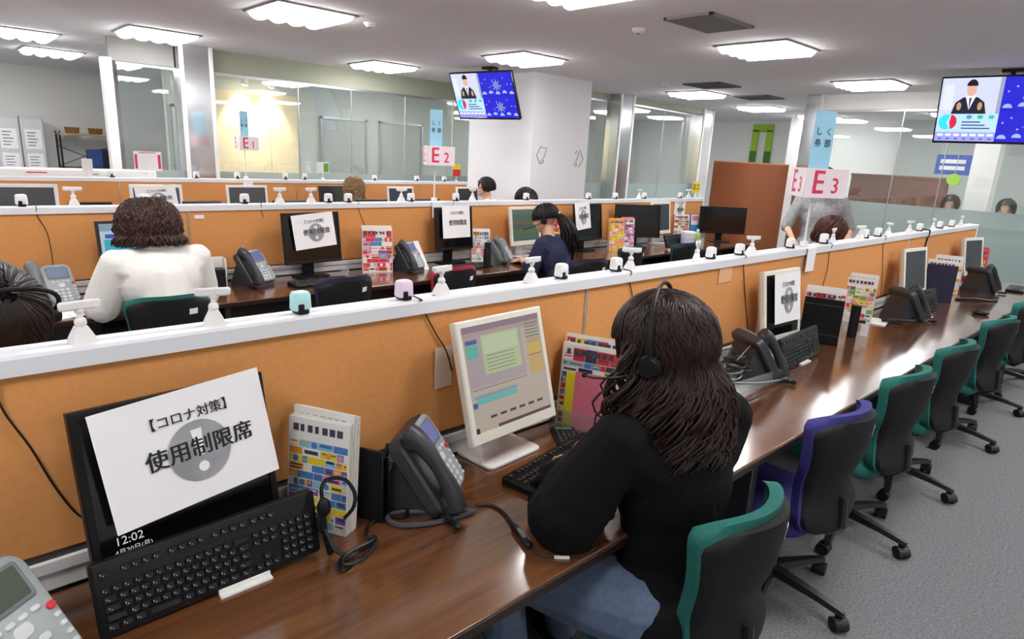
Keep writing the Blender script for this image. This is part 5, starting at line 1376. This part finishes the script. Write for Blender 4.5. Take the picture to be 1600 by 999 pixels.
# ------------------------------------------------------------------ behind the glass and in the storage corner
def wall_board(label, name, cat, x0, x1, z0, z1, y, m, th=.03):
    t = thing(name, label, cat, ((x0+x1)/2, y, z0)); MB(m).box(-(x1-x0)/2, (x1-x0)/2, -th, 0, 0, z1-z0, .004).build('panel', t); return t
BEIGE = mat('beige_board', 'E0D2B0', .7)
tb = wall_board('beige display board lit by two spotlights on the corridor wall behind the glass', 'display_board', 'board', 3.68, 5.05, 1.05, 2.42, 10.99, BEIGE, .04)
MB(mat('board_joint', 'B9A878', .7)).box(-.004+.2, .004+.2, -.042, -.04, 0, 1.37).build('joint', tb)
for i, dx in enumerate((-.26, .16)):
    t = thing('spotlight', ('left', 'right')[i]+' spotlight washing the beige board behind the glass', 'spotlight', (4.365+dx, 10.70, CEIL))
    b = MB(WHITE).cyl((0, 0, 0), (0, 0, -.06), .012).cyl((0, .0, -.05), (0, .05, -.16), .04, .05); b.build('housing', t)
    g = MB(mat('spot_glow', (1, .86, .6), .4, emit=30)).cyl((0, .051, -.162), (0, .053, -.166), .042, seg=20); g.build('lamp', t)
    ld = bpy.data.lights.new('spot_beam', 'SPOT'); ld.energy = 60; ld.color = (1, .84, .60); ld.spot_size = R(75); ld.spot_blend = .6; ld.shadow_soft_size = .04
    lo = bpy.data.objects.new('spot_beam', ld); COL.objects.link(lo); lo.parent = t; lo.location = (0, .06, -.18); lo.rotation_euler = (R(20), 0, 0)
DOORG = mat('grey_door', 'A9ADAA', .5)
def door(n, x0, x1, y, z1):
    d = MB(DOORG).box(x0, x1, y-.04, y, .0, z1, .004); d.use(STEEL).box(x0-.04, x0, y-.06, y, 0, z1+.04).box(x1, x1+.04, y-.06, y, 0, z1+.04).box(x0-.04, x1+.04, y-.06, y, z1, z1+.04)
    o = struct(d.build('door_%d' % n))
    MB(STEEL).cyl((x1-.08, y-.09, 1.0), (x1-.08, y-.09, 1.25), .012).build('door_handle', o)
door(1, 5.5, 6.35, 10.99, 2.1); door(2, 6.7, 7.6, 10.99, 2.1); door(3, 3.1, 3.55, 10.99, 2.1)
MB(STEEL)
# storage corner at the left: lockers and a shelf rack
def lockers():
    for k in range(3):
        x = .95+.32*k
        t = thing('locker', ('pale grey cabinet with papers taped on it at the left edge', 'pale grey cabinet with papers taped on it, middle one', 'pale grey cabinet beside the shelf rack')[k], 'cabinet', (x, 13.45, 0), 0, 'cabinets in the storage corner')
        MB(mat('cabinet_grey', 'C3C5C7', .5)).box(-.155, .155, -.2, .2, 0, 1.86, .006).build('body', t)
        for z0, z1 in ((.04, .9), (.94, 1.82)):
            MB(mat('cabinet_door', 'CFD1D3', .5)).box(-.145, .145, -.212, -.2, z0, z1, .004).build('door', t)
        b = MB(PAPER); b.quad(-.11, .11, 1.35, 1.66, -.214); b.quad(-.11, .11, 1.0, 1.28, -.214); b.use(DGREY)
        for q in range(5): b.quad(-.08, .02+.02*(q % 3), 1.40+.05*q, 1.412+.05*q, -.2145); b.quad(-.08, .05-.02*(q % 2), 1.04+.045*q, 1.05+.045*q, -.2145)
        b.build('taped_papers', t, smooth=False)
lockers()
t = thing('shelf_rack', 'dark metal shelf rack with a wooden top shelf in the storage corner', 'shelf rack', (2.33, 13.4, 0))
b = MB(BLACK)
for sx in (-.38, .38):
    for sy in (-.18, .18): b.box(sx-.012, sx+.012, sy-.012, sy+.012, 0, 1.66)
b.tube([(-.38, .18, 1.08), (.38, .18, 1.42)], .006, 6).tube([(-.38, .18, 1.42), (.38, .18, 1.08)], .006, 6); b.build('frame', t)
MB(mat('shelf_wood', 'B99B6C', .6)).box(-.4, .4, -.2, .2, 1.60, 1.63, .003).build('shelf', t); MB(BLACK).box(-.4, .4, -.2, .2, 1.04, 1.07, .003).build('shelf', t); MB(BLACK).box(-.4, .4, -.2, .2, .45, .48, .003).build('shelf', t)
for k, x in enumerate((-.17, .17)):
    t = thing('basket', ('brown basket on the top shelf of the rack, left one', 'brown basket on the top shelf of the rack, right one')[k], 'basket', (2.33+x, 13.4, 1.63))
    MB(mat('basket_brown', '9A6A30', .8, noise=(60, .5))).loft([[(a*s_, c_*s_, z) for a, c_ in rrect(.2, .2, .03)] for z, s_ in ((0, .85), (.1, 1), (.1, .93), (.01, .8))]).build('body', t)
t = thing('crate', 'blue and black crate on the middle shelf of the rack', 'crate', (2.54, 13.38, 1.072))
MB(mat('crate_blue', '2E4E8E', .5)).box(-.20, .0, -.14, .13, 0, .30, .006).build('blue_side', t); MB(mat('crate_dark', '151526', .5)).box(0, .14, -.14, .13, 0, .31, .006).build('dark_side', t)
# far white wall with the green arch
ap = at_x(1190, 225, 14.49)
t = thing('wall_ornament', 'green arch shaped sign on the far white wall', 'sign', (14.49, ap.y, ap.z))
for k, (m_, r0, a0, a1) in enumerate(((mat('lime_green', '9CCB2E', .6), .26, 0, 180),)):
    b = MB(m_)
    for sy in (-.17, .17): b.box(-.03, 0, sy-.075, sy+.075, -.42, .30, .004)
    b.box(-.03, 0, -.245, .245, .26, .42, .01); b.build('arch', t)
MB(mat('leaf_green_dark', '3E7A2E', .6)).box(-.032, -.002, -.247, -.093, -.42, -.16, .004).box(-.032, -.002, .093, .247, -.42, -.16, .004).build('foot', t)
cp = MB(WHITE).box(13.6, 14.0, 5.9, 6.3, 0, CEIL); struct(cp.build('column_5'))
# office beyond the right hand glass
t = thing('partition_panel', 'reddish brown low wall in the office behind the right hand glass', 'low wall', (11.9, 3.2, 0)); MB(MAHOG).box(-.05, .05, -.33, 1.1, 0, 1.62, .006).build('board', t); MB(MAHOG).box(-.06, .06, -.34, 1.11, 1.6, 1.64, .004).build('top_trim', t)
t = thing('service_counter', 'pale counter of the office behind the right hand glass', 'counter', (10.3, 1.6, 0)); MB(WALLM).box(-.3, .3, -3.2, .7, 0, 1.02, .006).build('body', t); MB(mat('counter_top', 'C9B9A0', .5)).box(-.35, .35, -3.25, .75, 1.02, 1.06, .006).build('top', t)
struct(MB(WHITE).box(11.85, 12.15, 2.30, 2.62, 0, CEIL, .006).build('column_6'))
p = at_x(1497, 258, 12.0)
t = thing('hanging_sign', 'blue hanging sign with white lettering in the office behind the right hand glass', 'sign', (p.x, p.y, p.z)); MB(mat('sign_blue', '2A4FB4', .5)).box(-.02, .02, -.30, .30, -.15, .15, .004).build('board', t)
b = MB(WHITE)
for z in (.05, -.05): b.add([(-.0215, y, zz) for y, zz in ((.24, z-.03), (-.1, z-.03), (-.1, z+.03), (.24, z+.03))], [(0, 1, 2, 3)])
b.build('lettering', t, smooth=False); MB(STEEL).cyl((0, -.25, .15), (0, -.25, CEIL-p.z), .006, seg=8).cyl((0, .25, .15), (0, .25, CEIL-p.z), .006, seg=8).build('hanger', t)
p = at_x(1490, 281, 11.8)
t = thing('round_sign', 'round light green sign below the blue hanging sign behind the glass', 'sign', (p.x, p.y, p.z)); MB(mat('lime_green', '9CCB2E', .6)).cyl((-.02, 0, 0), (.02, 0, 0), .09, seg=28).build('disc', t); MB(STEEL).cyl((0, 0, .085), (0, 0, CEIL-p.z), .005, seg=8).build('hanger', t)
for i, (px, X) in enumerate(((1488, 11.3), (1576, 11.3))):
    p = at_x(px, 325, X)
    J = seated((X, p.y, .60), PI/2+PI, .05, 1.0, 0, -.3)
    t, Rm, V = person(('distant person in a pale shirt behind the right hand glass, left of the white column', 'distant person in a pale shirt behind the right hand glass, right of the white column')[i], J, mat('pale_shirt', 'D9D9D6', .85), DARKPANT, voxel=.016, hands=False, face=False)
    hair_shape('hair', t, V['head'], Rm, HBLACK, 1.05, .03, .02, 60, .004, 60+i, 55, .5, None, .014)
    o = chair('dark', 'dark chair of the distant person behind the counter, %s one' % ('left', 'right')[i], (X+.05, p.y), PI/2)
